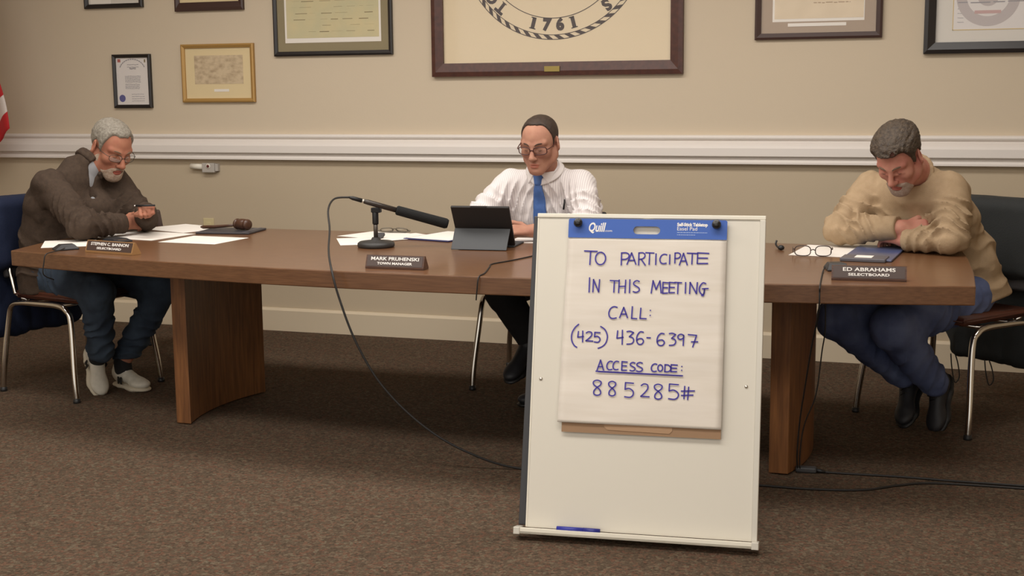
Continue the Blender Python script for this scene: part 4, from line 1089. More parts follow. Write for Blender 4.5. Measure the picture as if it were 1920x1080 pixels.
def beard_field(hd, ys, zs, thick, mous=True, nz=0.003, lips=(0.024, 0.03, 0.0125), lipc=(0, 0.1, -0.0735)):
    base = Field(); hd.build(base, ears=False, features=False)
    hd_f = Field(); hd.build(hd_f, ears=False)
    ys = np.array(ys, F32); zs = np.array(zs, F32)
    def post(P, D):
        q = hd.local(P); D2 = hd_f(P) if P.ndim == 3 else D
        t = thick+nz*(ridged(q, (120, 120, 60), 5)-0.6)
        zl = np.interp(q[..., 1], ys, zs).astype(F32)
        g = q[..., 2]-zl+0.003*(vnoise(q, (150, 150, 150), 2)-0.5)
        d = smax(D2-t*hd.s, g*0.75*hd.s, 0.005*hd.s)
        k0 = np.sqrt((((q-_v(lipc))/_v(lips))**2).sum(-1)); d = smax(d, (1-k0)*0.012*hd.s, 0.003)
        d = smax(d, (-0.145-q[..., 2])*hd.s, 0.004)
        d = smax(d, (np.interp(q[..., 2], [-0.14, -0.06, 0], [0.045, -0.008, 0.0]).astype(F32)-q[..., 1])*hd.s, 0.006)
        return d
    base.post.append(post)
    return base
def hand(f, wrist, along, back, thumb_side, curls, k=1.0, thumb=((0.62, 0.75, -0.25), (0.9, 0.4, -0.2)), spread=1.0, hold=0.0):
    a = _v(along); a = a/np.linalg.norm(a); b = _v(back); b = b-a*(b @ a); b = b/np.linalg.norm(b)
    t = np.cross(b, a); t = t if t @ _v(thumb_side) > 0 else -t
    W = lambda p: _v(wrist)+k*(a*p[0]+t*p[1]+b*p[2])
    f.cap(W((-0.03, 0, 0)), W((0.02, 0, 0)), 0.024*k, 0.022*k, 0.015, w=t, ratio=1.25)
    for y0, y1 in ((0.020, 0.028), (0.004, 0.0095), (-0.010, -0.009), (-0.020, -0.027)):
        f.cap(W((0.015, y0*0.8, 0)), W((0.088, y1, 0.002)), 0.0135*k, 0.0115*k, 0.012)
    f.cap(W((0.02, 0.012, -0.006)), W((0.05, 0.026, -0.008)), 0.015*k, 0.013*k, 0.012)
    tips = []
    for (y, L, r, cu) in zip((0.029, 0.0095, -0.0095, -0.0275), (0.074, 0.082, 0.076, 0.060), (0.0092, 0.0094, 0.0090, 0.0080), curls):
        p = np.array([0.088, y, 0.002]); ang = 0.0; sp = (y/0.03)*0.10*spread
        for s_, fr, c in zip(range(3), (0.46, 0.30, 0.24), cu):
            ang += R(c); d = np.array([math.cos(ang), sp*math.cos(ang), -math.sin(ang)]); q = p+d*L*fr
            f.cap(W(p), W(q), r*k*(1-0.06*s_), r*k*(0.94-0.07*s_), 0.004)
            p = q
        tips.append(W(p))
    p = np.array([0.028, 0.030, -0.008]); ds = [np.array(x)/np.linalg.norm(x) for x in (thumb[0], thumb[1], thumb[-1])]
    for L, r, d in zip((0.040, 0.033, 0.026), (0.0125, 0.0105, 0.0095), ds):
        q = p+d*L; f.cap(W(p), W(q), r*k, r*k*0.92, 0.006); p = q
    tips.append(W(p))
    return tips
def limb(f, pts, rads, k=0.02, **kw):
    for (a, b), (ra, rb) in zip(zip(pts, pts[1:]), zip(rads, rads[1:])): f.cap(a, b, ra, rb, k, **kw)
def folds(f, amp, freq, seed=0, centers=None):
    # cloth creases: ridged noise, stronger around the given joints
    def post(P, D):
        a = amp*(ridged(P, freq, seed)-0.55)+amp*0.5*(ridged(P, [x*1.9 for x in freq], seed+9)-0.5)
        if centers:
            wgt = np.full(D.shape, 0.35, F32)
            for c, r in centers: wgt = np.maximum(wgt, 1-np.clip((np.linalg.norm(P-_v(c), axis=-1)-r*0.4)/r, 0, 0.65))
            a = a*wgt
        return D+a
    f.post.append(post)
def rings(f, a, b, amp, wl, seed=0, tilt=(0, 0, 0), t0=0.0, t1=1.0, rad=0.13):
    # pushed up sleeve or trouser folds running round a limb
    a, b = _v(a), _v(b); L = float(np.linalg.norm(b-a)); d = (b-a)/L; tl = _v(tilt)
    def post(P, D):
        q = P-a; t = q @ d; rv = q-t[..., None]*d; rr = np.sqrt((rv*rv).sum(-1)); u = t/L
        m = np.clip((u-t0)/0.12+0.5, 0, 1)*np.clip((t1-u)/0.12+0.5, 0, 1)*np.clip((rad-rr)/0.03, 0, 1)
        ph = t/wl+1.5*vnoise(P, (11, 11, 11), seed)+(rv @ tl)/wl
        am = amp*(0.35+1.3*vnoise(P, (13, 13, 13), seed+4))
        return D+am*m*(np.abs(np.sin(PI*ph))**0.8-0.62)
    f.post.append(post)
def shoe(name, ankle, toe_dir, parent, mu, ms, org, k=1.0, upv=(0, 0, 1), label=None):
    B = basis(toe_dir, upv); a = _v(ankle)
    w = lambda p: a+k*(B @ _v(p))
    f = Field()
    f.ell(w((0, -0.02, -0.035)), np.array((0.036, 0.050, 0.040))*k, B, 0.02)
    f.cap(w((0, 0.0, -0.03)), w((0, 0.115, -0.055)), 0.036*k, 0.026*k, 0.02, w=B[:, 0], ratio=1.12)
    f.ell(w((0, 0.13, -0.060)), np.array((0.043, 0.060, 0.026))*k, B, 0.02)
    f.cap(w((0, -0.03, -0.02)), w((0, -0.02, 0.005)), 0.040*k, 0.038*k, 0.015)
    f.plane(w((0, 0, -0.078)), -B[:, 2], 0.004)
    u = mesh_field(name, f, 0.0045, mu, parent, origin=org)
    if label: u['label'] = label
    g = Field()
    g.ell(w((0, -0.02, -0.083)), np.array((0.040, 0.060, 0.014))*k, B, 0.02)
    g.cap(w((0, 0, -0.083)), w((0, 0.12, -0.083)), 0.014*k, 0.014*k, 0.012, w=B[:, 0], ratio=2.9)
    g.ell(w((0, 0.125, -0.083)), np.array((0.047, 0.070, 0.014))*k, B, 0.02)
    so = mesh_field('sole', g, 0.0045, ms, None, origin=org); so.parent = u
    return u, w, B

M_skinL = mat('skin_ruddy', (164, 112, 88), 0.68, spec=0.3, rgb2=(154, 98, 78), vscale=22, detail=3, sss=0.08)
M_skinM = mat('skin_fair', (178, 132, 109), 0.68, spec=0.3, rgb2=(162, 113, 94), vscale=22, detail=3, sss=0.08)
M_skinR = mat('skin_rosy', (190, 138, 118), 0.68, spec=0.3, rgb2=(178, 114, 99), vscale=22, detail=3, sss=0.08)
M_lipL = mat('lips', (164, 88, 74), 0.5)
M_lipM = mat('lips_pale', (176, 108, 88), 0.5)
M_hairgrey = mat('hair_grey', (144, 138, 126), 0.7, rgb2=(112, 104, 92), vscale=130, stretch=(1, 0.5, 1), bump=0.6, bscale=320)
M_beard = mat('beard_white', (176, 160, 142), 0.8, rgb2=(146, 118, 98), vscale=70, bump=0.6, bscale=320)
M_hairdark = mat('hair_dark', (62, 46, 34), 0.6, rgb2=(44, 32, 24), vscale=60, bump=0.6, bscale=320)
M_hairbrown = mat('hair_brown_grey', (82, 68, 53), 0.65, rgb2=(50, 40, 32), vscale=90, stretch=(1, 0.3, 1), bump=0.9, bscale=220)
M_goatee = mat('beard_grey', (140, 116, 100), 0.8, rgb2=(168, 150, 136), vscale=60, bump=0.6, bscale=320)
M_brow = mat('brow_grey', (110, 90, 72), 0.8)
M_browd = mat('brow_dark', (66, 48, 36), 0.8)
M_fleece = mat('brown_fleece', (74, 61, 51), 0.95, rgb2=(64, 53, 45), vscale=60, bump=0.5, bscale=260, spec=0.15)
M_tee = mat('grey_tee', (142, 142, 144), 0.9)
M_denimD = mat('dark_denim', (42, 50, 62), 0.9, rgb2=(68, 80, 94), vscale=7, bump=0.3, bscale=400, spec=0.2)
M_denimB = mat('blue_denim', (66, 76, 112), 0.9, rgb2=(108, 120, 156), vscale=7, bump=0.3, bscale=400, spec=0.2)
M_tan = mat('tan_knit', (170, 147, 118), 0.95, rgb2=(162, 139, 110), vscale=40, bump=0.4, bscale=300, spec=0.15)
M_blackcloth = mat('black_trousers', (22, 21, 22), 0.9, bump=0.2)
M_shirt = mat('striped_shirt', (228, 222, 219), 0.85, rgb2=(206, 197, 197), wave=(34, 0.6, 1.0, 'X'), ramp=(0.55, 0.8))
M_shirtp = mat('shirt_plain', (228, 222, 219), 0.85)
M_tie = mat('blue_tie', (72, 108, 170), 0.5, rgb2=(64, 98, 158), vscale=60)
M_navy = mat('navy_coat', (26, 33, 54), 0.85, bump=0.3, spec=0.2)
M_darkcoat = mat('dark_coat', (46, 48, 48), 0.8, bump=0.3, spec=0.25)
M_shoeblk = mat('black_shoe', (34, 34, 38), 0.55)
M_sneak = mat('white_sneaker', (206, 200, 186), 0.65, rgb2=(188, 182, 168), vscale=30)
M_sneaksole = mat('sneaker_sole', (190, 180, 160), 0.7)

def lips_slot(hd):
    def fn(C):
        q = hd.local(C)
        a = (((q-_v((0, 0.1, -0.0735)))/_v((0.0235, 0.03, 0.0125)))**2).sum(-1) < 1
        return a.astype(np.int32)
    return fn
def brows(hd, m, parent, org, th=0.0035):
    for sx in (-1, 1):
        pts = [hd.w((sx*x, y, z)) for x, y, z in ((0.013, 0.0945, 0.020), (0.026, 0.0925, 0.0265), (0.040, 0.084, 0.027), (0.052, 0.070, 0.021))]
        bm = bmesh.new(); tube(bm, [Vector(p)-Vector(org) for p in catmull([tuple(map(float, p)) for p in pts], 5)], [th*0.9]*5+[th]*6+[th*0.7]*5, 8); obj('eyebrow', bm, m, parent, smooth=True)
def lashes(hd, m, parent, org):
    for sx in (-1, 1):
        pts = [(sx*x, y, z) for x, y, z in ((0.0185, 0.0815, -0.0035), (0.026, 0.0862, -0.0055), (0.033, 0.0868, -0.0060), (0.040, 0.0832, -0.0040), (0.044, 0.0770, -0.001))]
        bm = bmesh.new(); tube(bm, [Vector(tuple(map(float, hd.w(p))))-Vector(org) for p in catmull(pts, 5)], 0.0013, 6); obj('eyelashes', bm, m, parent, smooth=True)
def worn_glasses(hd, parent, org, m, w, lh, rnd_, r, y=0.104, z=-0.002, tmp=0.118, lensmat=None):
    M = Matrix.Translation(-Vector(org)) @ Matrix.Translation(Vector(tuple(map(float, hd.w((0, y, z)))))) @ Matrix([list(map(float, row))+[0] for row in (hd.B*hd.s)]+[[0, 0, 0, 1]])
    rx, rz_ = w*0.205, lh/2
    bm = bmesh.new(); rims = []
    for sx in (-1, 1):
        pts = []
        for k in range(32):
            t = 2*PI*k/32
            x = sx*w*0.265+rx*math.copysign(abs(math.cos(t))**rnd_, math.cos(t))
            pts.append(Vector((x, -0.016*(abs(x)/(w/2))**2, rz_*math.copysign(abs(math.sin(t))**rnd_, math.sin(t)))))
        rims.append(pts); tube(bm, [M @ p for p in pts], r, 8, closed=True)
    tube(bm, [M @ Vector(p) for p in ((-w*0.065, 0, 0.002), (0, 0.003, 0.006), (w*0.065, 0, 0.002))], r, 8)
    g = obj('glasses', bm, m, parent, smooth=True)
    for sx, pts in zip((-1, 1), rims):
        bm = bmesh.new(); bm.faces.new([bm.verts.new(M @ p) for p in pts]); obj('lens', bm, glass_mat('spectacle_lens', 0.06), g)
        tp = [(sx*w*0.475, -0.014, 0.006), (sx*w*0.53, -0.022, 0.006), (sx*0.082, -0.06, 0.007), (sx*0.081, -tmp*0.82, 0.010), (sx*0.080, -tmp, 0.0), (sx*0.078, -tmp-0.012, -0.016)]
        bm = bmesh.new(); tube(bm, [M @ p for p in catmull(tp, 5)], r*1.1, 8); obj('temple', bm, m, g, smooth=True)
    return g

def person(label, org):
    o = empty('person', org); return tag(o, label, 'person')
def ev(hd, q): return tuple(map(float, hd.w(q)))
# ------------------------------------------------------------------ man in the brown sweater (left end of the table)
def build_left():
    org = (-4.05, -1.62, 0.0)
    o = person('grey bearded man in a brown sweater and jeans, holding a pen', org)
    hd = Head((-3.887, -1.50, 1.146), head_basis(-68, 28, -5), 1.06)
    W = (0.21, 0.977, 0)
    nb_ = (-3.985, -1.555, 1.055)
    rs, re, rw = (-4.055, -1.755, 0.985), (-3.80, -1.865, 0.810), (-3.745, -1.625, 0.800)
    ls, le, lw = (-3.985, -1.375, 0.985), (-3.745, -1.465, 0.805), (-3.612, -1.640, 0.860)
    rh, lh_ = (-4.13, -1.71, 0.55), (-4.11, -1.53, 0.55)
    rk, ra = (-3.775, -1.82, 0.500), (-3.842, -1.728, 0.205)
    lk, la = (-3.630, -1.500, 0.490), (-3.825, -1.590, 0.125)
    b = Field(); hd.build(b)
    b.cap(hd.w((0, -0.022, -0.055)), nb_, 0.058, 0.066, 0.03)
    tor = [(-4.14, -1.625, 0.55), (-4.135, -1.615, 0.72), (-4.09, -1.60, 0.88), (-4.03, -1.575, 0.985)]
    for p, q, r0, r1, rat in zip(tor, tor[1:], (0.095, 0.095, 0.100), (0.095, 0.100, 0.075), (1.35, 1.4, 1.5)):
        b.cap(p, q, r0, r1, 0.04, w=W, ratio=rat)
    limb(b, [rs, re, rw], [0.055, 0.042, 0.030]); limb(b, [ls, le, lw], [0.055, 0.042, 0.030])
    limb(b, [rh, rk, ra], [0.075, 0.055, 0.038]); limb(b, [lh_, lk, la], [0.075, 0.055, 0.038])
    hand(b, rw, (0.10, 0.97, -0.06), (0.90, -0.10, 0.35), (0, 0, 1), [(25, 30, 20)]*4, 0.95, thumb=((0.9, 0.35, 0), (0.95, 0.15, 0)))
    hand(b, lw, (0.50, -0.70, 0.22), (-0.15, 0.15, 0.95), (-0.8, -0.5, 0.1), [(62, 85, 50), (75, 95, 55), (82, 95, 60), (88, 95, 60)], 0.98, thumb=((0.75, 0.45, -0.35), (0.85, -0.35, -0.25)))
    mesh_field('body', b, 0.0035, [M_skinL, M_lipL], o, matfn=lips_slot(hd), origin=org)
    # sweater
    s = Field()
    for p, q, r0, r1, rat in zip([(-4.145, -1.63, 0.47)]+tor, tor, (0.150, 0.148, 0.140, 0.140), (0.148, 0.140, 0.140, 0.098), (1.25, 1.28, 1.32, 1.55)):
        s.cap(p, q, r0, r1, 0.05, w=W, ratio=rat)
    s.ell((-3.950, -1.545, 0.845), (0.10, 0.12, 0.10), None, 0.04)
    limb(s, [rs, re], [0.078, 0.066], 0.05); s.sleeve(re, np.array(rw)*0.96+np.array(re)*0.04, 0.064, 0.049, 0.025)
    limb(s, [ls, le], [0.078, 0.062], 0.05); s.sleeve(le, np.array(lw)*0.94+np.array(le)*0.06, 0.060, 0.049, 0.025)
    s.cap((-4.015, -1.565, 1.03), nb_, 0.100, 0.082, 0.03)
    s.plane((-4.14, -1.62, 0.470), (0.10, 0, -1), 0.01)
    # the neck opening and the open zip
    nd = np.array(hd.w((0, -0.03, -0.06)))-np.array(nb_); nd = nd/np.linalg.norm(nd)
    s.cap(np.array(nb_)+nd*0.012, np.array(nb_)+nd*0.20, 0.066, 0.085, 0.010, 's')
    s.cap((-3.905, -1.600, 1.055), (-3.930, -1.612, 0.895), 0.036, 0.010, 0.006, 's')
    folds(s, 0.014, (13, 13, 9), 2, [(re, 0.16), (le, 0.16), (rs, 0.14), ((-4.05, -1.68, 0.78), 0.2)])
    rings(s, rs, re, 0.016, 0.050, 3, (0.5, 0.3, 0.6), 0.45, 1.1); rings(s, re, rw, 0.013, 0.042, 5, (0.3, 0.2, 0.5), 0.05, 0.75, 0.10)
    rings(s, ls, le, 0.014, 0.050, 8, (0.4, 0.3, 0.5), 0.5, 1.05)
    rings(s, (-4.15, -1.63, 0.48), (-4.09, -1.60, 0.84), 0.014, 0.085, 6, (0.3, 0.1, 0.3), 0.0, 0.7, 0.26)
    mesh_field('sweater', s, 0.0055, M_fleece, o, origin=org)
    c = Field()                                             # stand collar
    ring_ = [np.array(nb_)+nd*0.012]
    B_ = basis(nd, (1, 0, 0.3))
    for k in range(20):
        a0, a1 = R(28+15.2*k), R(28+15.2*(k+1))
        P_ = lambda a, t: np.array(nb_)+nd*(0.006+0.0*t)+0.078*(B_[:, 2]*math.cos(a)*1.0+B_[:, 0]*math.sin(a)*1.05)
        for t in (0.0, 0.020):
            c.cap(P_(a0, 0)+nd*t, P_(a1, 0)+nd*t, 0.0095, 0.0095, 0.012)
    mesh_field('collar', c, 0.004, M_fleece, o, origin=org)
    t = Field()
    t.cap(tor[2], tor[3], 0.131, 0.091, 0.05, w=W, ratio=1.45); t.cap((-4.012, -1.566, 1.03), nb_, 0.093, 0.072, 0.03)
    t.ell((-3.950, -1.545, 0.845), (0.085, 0.10, 0.085), None, 0.04)
    t.cap(np.array(nb_)-nd*0.004, np.array(nb_)+nd*0.12, 0.060, 0.062, 0.006, 's')
    mesh_field('t_shirt', t, 0.005, M_tee, o, origin=org)
    p = Field()
    p.cap((-4.16, -1.63, 0.57), (-4.06, -1.62, 0.545), 0.120, 0.115, 0.04, w=W, ratio=1.45)
    limb(p, [rh, rk], [0.100, 0.080], 0.04); limb(p, [rk, ra], [0.078, 0.060], 0.03)
    limb(p, [lh_, lk], [0.098, 0.078], 0.04); limb(p, [lk, la], [0.076, 0.060], 0.03)
    p.plane((-3.82, -1.60, 0.135), (0.05, -0.1, -1), 0.004)
    folds(p, 0.012, (13, 13, 10), 5, [(rk, 0.16), (lk, 0.16), (ra, 0.12), (la, 0.12), (rh, 0.14)])
    rings(p, rk, ra, 0.014, 0.060, 2, (0.4, 0.4, 0), 0.35, 1.0); rings(p, lk, la, 0.014, 0.060, 4, (0.4, 0.4, 0), 0.3, 1.0); rings(p, rh, rk, 0.012, 0.060, 6, (0.5, 0, 0.6), 0.0, 0.5, 0.16)
    mesh_field('jeans', p, 0.006, M_denimD, o, origin=org)
    h = hair_field(hd, [-0.13, -0.06, -0.035, -0.015, 0.008, 0.022, 0.034, 0.045, 0.060, 0.085], [-0.055, -0.05, 0.005, 0.032, 0.022, -0.015, 0.040, 0.068, 0.082, 0.095], 0.007, peak=(0.022, 0.030), top=0.004)
    mesh_field('hair', h, 0.004, M_hairgrey, o, origin=org, largest=True)
    bd = beard_field(hd, [-0.01, 0.012, 0.022, 0.035, 0.055, 0.070, 0.080, 0.092, 0.12], [-0.10, -0.03, -0.018, -0.058, -0.084, -0.076, -0.062, -0.052, -0.052], 0.0042, nz=0.002)
    mesh_field('beard', bd, 0.0035, M_beard, o, origin=org)
    brows(hd, M_brow, o, org, 0.003); lashes(hd, mat('lash_brown', (84, 54, 44), 0.7), o, org)
    worn_glasses(hd, o, org, mat('thin_wire', (70, 62, 54), 0.3, 0.6), 0.138, 0.034, 0.75, 0.0013)
    # sneakers
    N_lab = None
    for nm, ank, toe, upv in (('r', (-3.862, -1.725, 0.190), (0.45, -0.36, -0.80), (0.8, -0.5, 0.3)), ('l', (-3.825, -1.582, 0.094), (0.90, -0.36, 0), (0, 0, 1))):
        u, w, B = shoe('sneaker', ank, toe, o, M_sneak, M_sneaksole, org, 1.0, upv)
        for k in range(5):
            y = 0.030+0.018*k; z = -0.006-0.0085*k
            bm = bmesh.new(); tube(bm, [Vector(tuple(map(float, w(q))))-Vector(org) for q in ((-0.020, y, z-0.006), (0.0, y+0.006, z+0.003), (0.020, y+0.012, z-0.006))], 0.003, 6); obj('lace', bm, M_paper, u, smooth=True)
        for sd in (-1, 1):
            Mx = Matrix.Translation(-Vector(org)) @ frame_M(tuple(map(float, w((sd*0.0455, 0.030, -0.052)))), tuple(map(float, B[:, 1]*sd)), tuple(map(float, B[:, 2])), tuple(map(float, B[:, 0]*sd)))
            text_mesh('side_letter', 'N', 0.042, M_black, u, M=Mx, bold=0.003, depth=0.002)
    for a_, b_ in ((ra, (-3.862, -1.727, 0.170)), (la, (-3.825, -1.585, 0.085))):
        sc_ = Field(); limb(sc_, [a_, b_], [0.042, 0.042]); mesh_field('sock', sc_, 0.006, M_blackcloth, o, origin=org)
    # pen across the fist
    pc = Vector((-3.556, -1.728, 0.892))
    pn = empty('pen', pc); tag(pn, 'dark pen held in the fist of the man in the brown sweater', 'pen')
    bm = bmesh.new(); tube(bm, [(-0.045, -0.01, 0.002), (0.045, 0.008, 0.004)], 0.0045, 12); obj('barrel', bm, M_black, pn, smooth=True)
    bm = bmesh.new(); tube(bm, [(-0.058, -0.013, 0.0015), (-0.045, -0.01, 0.002)], [0.001, 0.0045], 12); obj('tip', bm, M_chrome, pn, smooth=True)
    return o

# ------------------------------------------------------------------ man in the white shirt (middle)
def surf(f, p, d, n=160, step=0.004):
    p = np.array(p, float); d = np.array(d, float)/np.linalg.norm(d)
    t = np.arange(n)*step
    D = f((p+t[:, None]*d).astype(F32))
    i = np.argmax(D < 0.0)
    return p+d*(t[i] if D[i] < 0 else 0.0)
def build_mid():
    org = (-1.82, -0.95, 0.0)
    o = person('dark haired man in glasses, white shirt and blue tie, seated behind the tablet', org)
    hd = Head((-1.803, -1.300, 1.168), head_basis(3, 17, 0), 0.975, jaw=1.10)
    W = (1, 0, 0)
    nb_ = (-1.818, -1.185, 1.045)
    rs, re, rw = (-1.995, -1.140, 0.972), (-2.115, -1.275, 0.825), (-1.995, -1.480, 0.790)
    ls, le, lw = (-1.660, -1.140, 0.972), (-1.590, -1.275, 0.815), (-1.800, -1.385, 0.790)
    tor = [(-1.83, -0.95, 0.55), (-1.83, -0.99, 0.72), (-1.828, -1.08, 0.87), (-1.825, -1.145, 0.972)]
    rh, lh_ = (-1.91, -0.98, 0.54), (-1.73, -0.98, 0.54)
    rk, ra = (-1.955, -1.375, 0.505), (-1.855, -1.33, 0.315)
    lk, la = (-1.66, -1.40, 0.50), (-1.70, -1.32, 0.13)
    b = Field(); hd.build(b)
    b.cap(hd.w((0, -0.022, -0.055)), nb_, 0.056, 0.064, 0.03)
    for p, q, r0, r1, rat in zip(tor, tor[1:], (0.095, 0.095, 0.095), (0.095, 0.095, 0.070), (1.35, 1.4, 1.7)):
        b.cap(p, q, r0, r1, 0.04, w=W, ratio=rat)
    limb(b, [rs, re, rw], [0.052, 0.040, 0.029]); limb(b, [ls, le, lw], [0.052, 0.040, 0.029])
    limb(b, [rh, rk, ra], [0.075, 0.055, 0.038]); limb(b, [lh_, lk, la], [0.075, 0.055, 0.038])
    hand(b, rw, (0.55, -0.80, -0.10), (0.1, -0.2, 0.95), (0.9, 0.5, 0), [(25, 35, 25)]*4, 0.97)
    tl = hand(b, lw, (-0.86, -0.42, 0.02), (0.05, -0.45, 0.88), (-0.1, 0.6, 0.5), [(18, 30, 25), (22, 34, 25), (26, 36, 25), (30, 38, 25)], 1.0, thumb=((0.62, 0.72, 0.10), (0.85, 0.45, -0.05)))
    mesh_field('body', b, 0.0035, [M_skinM, M_lipM], o, matfn=lips_slot(hd), origin=org)
    s = Field()
    for p, q, r0, r1, rat in zip([(-1.82, -0.945, 0.50)]+tor, tor, (0.128, 0.130, 0.132, 0.130), (0.130, 0.132, 0.130, 0.085), (1.35, 1.35, 1.4, 1.95)):
        s.cap(p, q, r0, r1, 0.05, w=W, ratio=rat)
    limb(s, [rs, re], [0.074, 0.062], 0.05); s.sleeve(re, np.array(rw)*0.97+np.array(re)*0.03, 0.060, 0.046, 0.025)
    limb(s, [ls, le], [0.074, 0.062], 0.05); s.sleeve(le, np.array(lw)*0.97+np.array(le)*0.03, 0.060, 0.045, 0.025)
    s.cap((-1.805, -1.165, 1.0), nb_, 0.092, 0.070, 0.03)
    s.plane((-1.82, -0.95, 0.50), (0, 0, -1), 0.01)
    s0 = Field(); s0.ops = list(s.ops)
    rings(s, rs, re, 0.014, 0.045, 3, (0.5, 0.3, 0.6), 0.35, 1.1); rings(s, ls, le, 0.014, 0.045, 7, (-0.5, 0.3, 0.6), 0.35, 1.1); rings(s, le, lw, 0.012, 0.04, 7, (0.3, 0.3, 0.3), 0.0, 0.8, 0.1)
    rings(s, (-1.95, -1.2, 1.0), (-1.87, -1.2, 0.78), 0.010, 0.060, 4, (1.2, 0, 0.3), 0.0, 1.0, 0.13); rings(s, (-1.68, -1.2, 1.0), (-1.76, -1.2, 0.78), 0.010, 0.060, 9, (-1.2, 0, 0.3), 0.0, 1.0, 0.13)
    folds(s, 0.010, (15, 15, 9), 4, [(re, 0.15), (le, 0.15), (rs, 0.12), (ls, 0.12), ((-1.80, -1.2, 0.82), 0.16)])
    mesh_field('shirt', s, 0.005, M_shirt, o, origin=org)
    p = Field()
    p.cap((-1.82, -0.94, 0.56), (-1.82, -1.02, 0.54), 0.115, 0.110, 0.04, w=W, ratio=1.45)
    limb(p, [rh, rk], [0.095, 0.078], 0.04); limb(p, [rk, ra], [0.078, 0.066], 0.03); limb(p, [lh_, lk], [0.095, 0.078], 0.04); limb(p, [lk, la], [0.076, 0.060], 0.03)
    folds(p, 0.007, (14, 14, 12), 5)
    mesh_field('trousers', p, 0.006, M_blackcloth, o, origin=org)
    h = hair_field(hd, [-0.13, -0.06, -0.035, -0.015, 0.006, 0.014, 0.022, 0.032, 0.048, 0.070], [-0.055, -0.05, 0.005, 0.030, 0.020, -0.018, 0.040, 0.080, 0.100, 0.107], 0.0045, peak=(0.016, 0.030), top=0.003, nz=0.002)
    mesh_field('hair', h, 0.004, M_hairdark, o, origin=org, largest=True)
    brows(hd, M_browd, o, org, 0.003); lashes(hd, mat('lash_brown', (84, 54, 44)), o, org)
    worn_glasses(hd, o, org, mat('tortoise_frame', (70, 34, 30), 0.35), 0.142, 0.034, 0.55, 0.0021)
    # collar: a band round the neck turning down into two points
    Bn = hd.B; nd = np.array(hd.w((0, -0.03, -0.06)))-np.array(nb_); nd = nd/np.linalg.norm(nd)
    top, bot = [], []
    fwd = np.array((0, -1.0, 0)); fwd = fwd-nd*(fwd @ nd); fwd = fwd/np.linalg.norm(fwd); lat = np.cross(fwd, nd)
    for k in range(41):
        t = -1+2*k/40; a = t*PI*0.985
        rad = 0.067
        d = fwd*(-math.cos(a))+lat*math.sin(a)           # starts and ends at the front
        front = abs(t)**6
        pt = np.array(nb_)+nd*(0.030-0.012*front)+d*rad*(1+0.02*front)
        top.append(pt)
        low = pt-nd*(0.030+0.012*front)+d*(0.012)
        bot.append(low)
    bm = bmesh.new()
    rows = []
    for m_ in range(5):
        u = m_/4; r_ = []
        for A, Bq in zip(top, bot):
            q = A*(1-u)+Bq*u
            d = float(s0(np.array([q], F32))[0])
            if d < 0.007 and u > 0.2:
                g = np.array([float(s0((np.array([q])+e).astype(F32))[0])-d for e in np.eye(3)*0.004]); g = g/(np.linalg.norm(g)+1e-9)
                q = q+g*(0.007-d)
            r_.append(bm.verts.new(Vector(tuple(q))-Vector(org)))
        rows.append(r_)
    for r0, r1 in zip(rows, rows[1:]):
        for k in range(40): bm.faces.new((r0[k], r0[k+1], r1[k+1], r1[k]))
    c = obj('collar', bm, M_shirtp, o, smooth=True); md = c.modifiers.new('thickness', 'SOLIDIFY'); md.thickness = 0.004; md.offset = 0
    # the two collar points lying on the shirt front
    for sx in (-1, 1):
        q0, q1, q2 = np.array((-1.826+sx*0.012, 0, 1.034)), np.array((-1.826+sx*0.050, 0, 0.985)), np.array((-1.822+sx*0.072, 0, 1.043))
        bm = bmesh.new(); NG = 8; g = {}
        for i in range(NG+1):
            for j in range(NG+1-i):
                u, v = i/NG, j/NG; q = q0*(1-u-v)+q1*u+q2*v
                h_ = surf(s0, (q[0], -1.60, q[2]), (0, 1, 0), n=220, step=0.0025)
                g[i, j] = bm.verts.new(Vector((q[0], h_[1]-0.013, q[2]))-Vector(org))
        for i in range(NG):
            for j in range(NG-i):
                bm.faces.new((g[i, j], g[i+1, j], g[i, j+1]))
                if i+j < NG-1: bm.faces.new((g[i+1, j], g[i+1, j+1], g[i, j+1]))
        lf = obj('collar_point', bm, M_shirtp, o, smooth=True); md = lf.modifiers.new('thickness', 'SOLIDIFY'); md.thickness = 0.005
    # tie following the chest
    knot = np.array(nb_)+nd*0.000+fwd*0.080
    bm = bmesh.new(); rows = []
    zs = np.linspace(0, 1, 22)
    for z in zs:
        zz = 1.000-0.235*z
        hw = 0.015+0.010*min(z*3.2, 1)+0.009*z
        cx_ = -1.826-0.004*z
        r_ = []
        for j in range(7):
            x = cx_+hw*(-1+2*j/6)
            q = surf(s0, (x, -1.55, zz), (0, 1, -0.0))
            r_.append(bm.verts.new(Vector((x, q[1]-0.012-0.004*(1-((j-3)/3)**2), zz))-Vector(org)))
        rows.append(r_)
    for r0, r1 in zip(rows, rows[1:]):
        for k in range(6): bm.faces.new((r0[k], r0[k+1], r1[k+1], r1[k]))
    tie = obj('tie', bm, M_tie, o, smooth=True); md = tie.modifiers.new('thickness', 'SOLIDIFY'); md.thickness = 0.004
    q = surf(s0, (-1.826, -1.55, 1.012), (0, 1, 0))
    kf = Field(); kf.cap((-1.826, q[1]-0.006, 1.018), (-1.826, q[1]-0.012, 0.988), 0.015, 0.011, w=(1, 0, 0), ratio=1.55)
    mesh_field('tie_knot', kf, 0.003, M_tie, tie, origin=org)
    # pen clipped in the chest pocket, ring
    q = surf(s0, (-1.715, -1.55, 0.895), (0, 1, 0))
    bm = bmesh.new(); tube(bm, [Vector((-1.719, q[1]-0.008, 0.870))-Vector(org), Vector((-1.712, q[1]-0.010, 0.915))-Vector(org)], 0.0042, 10)
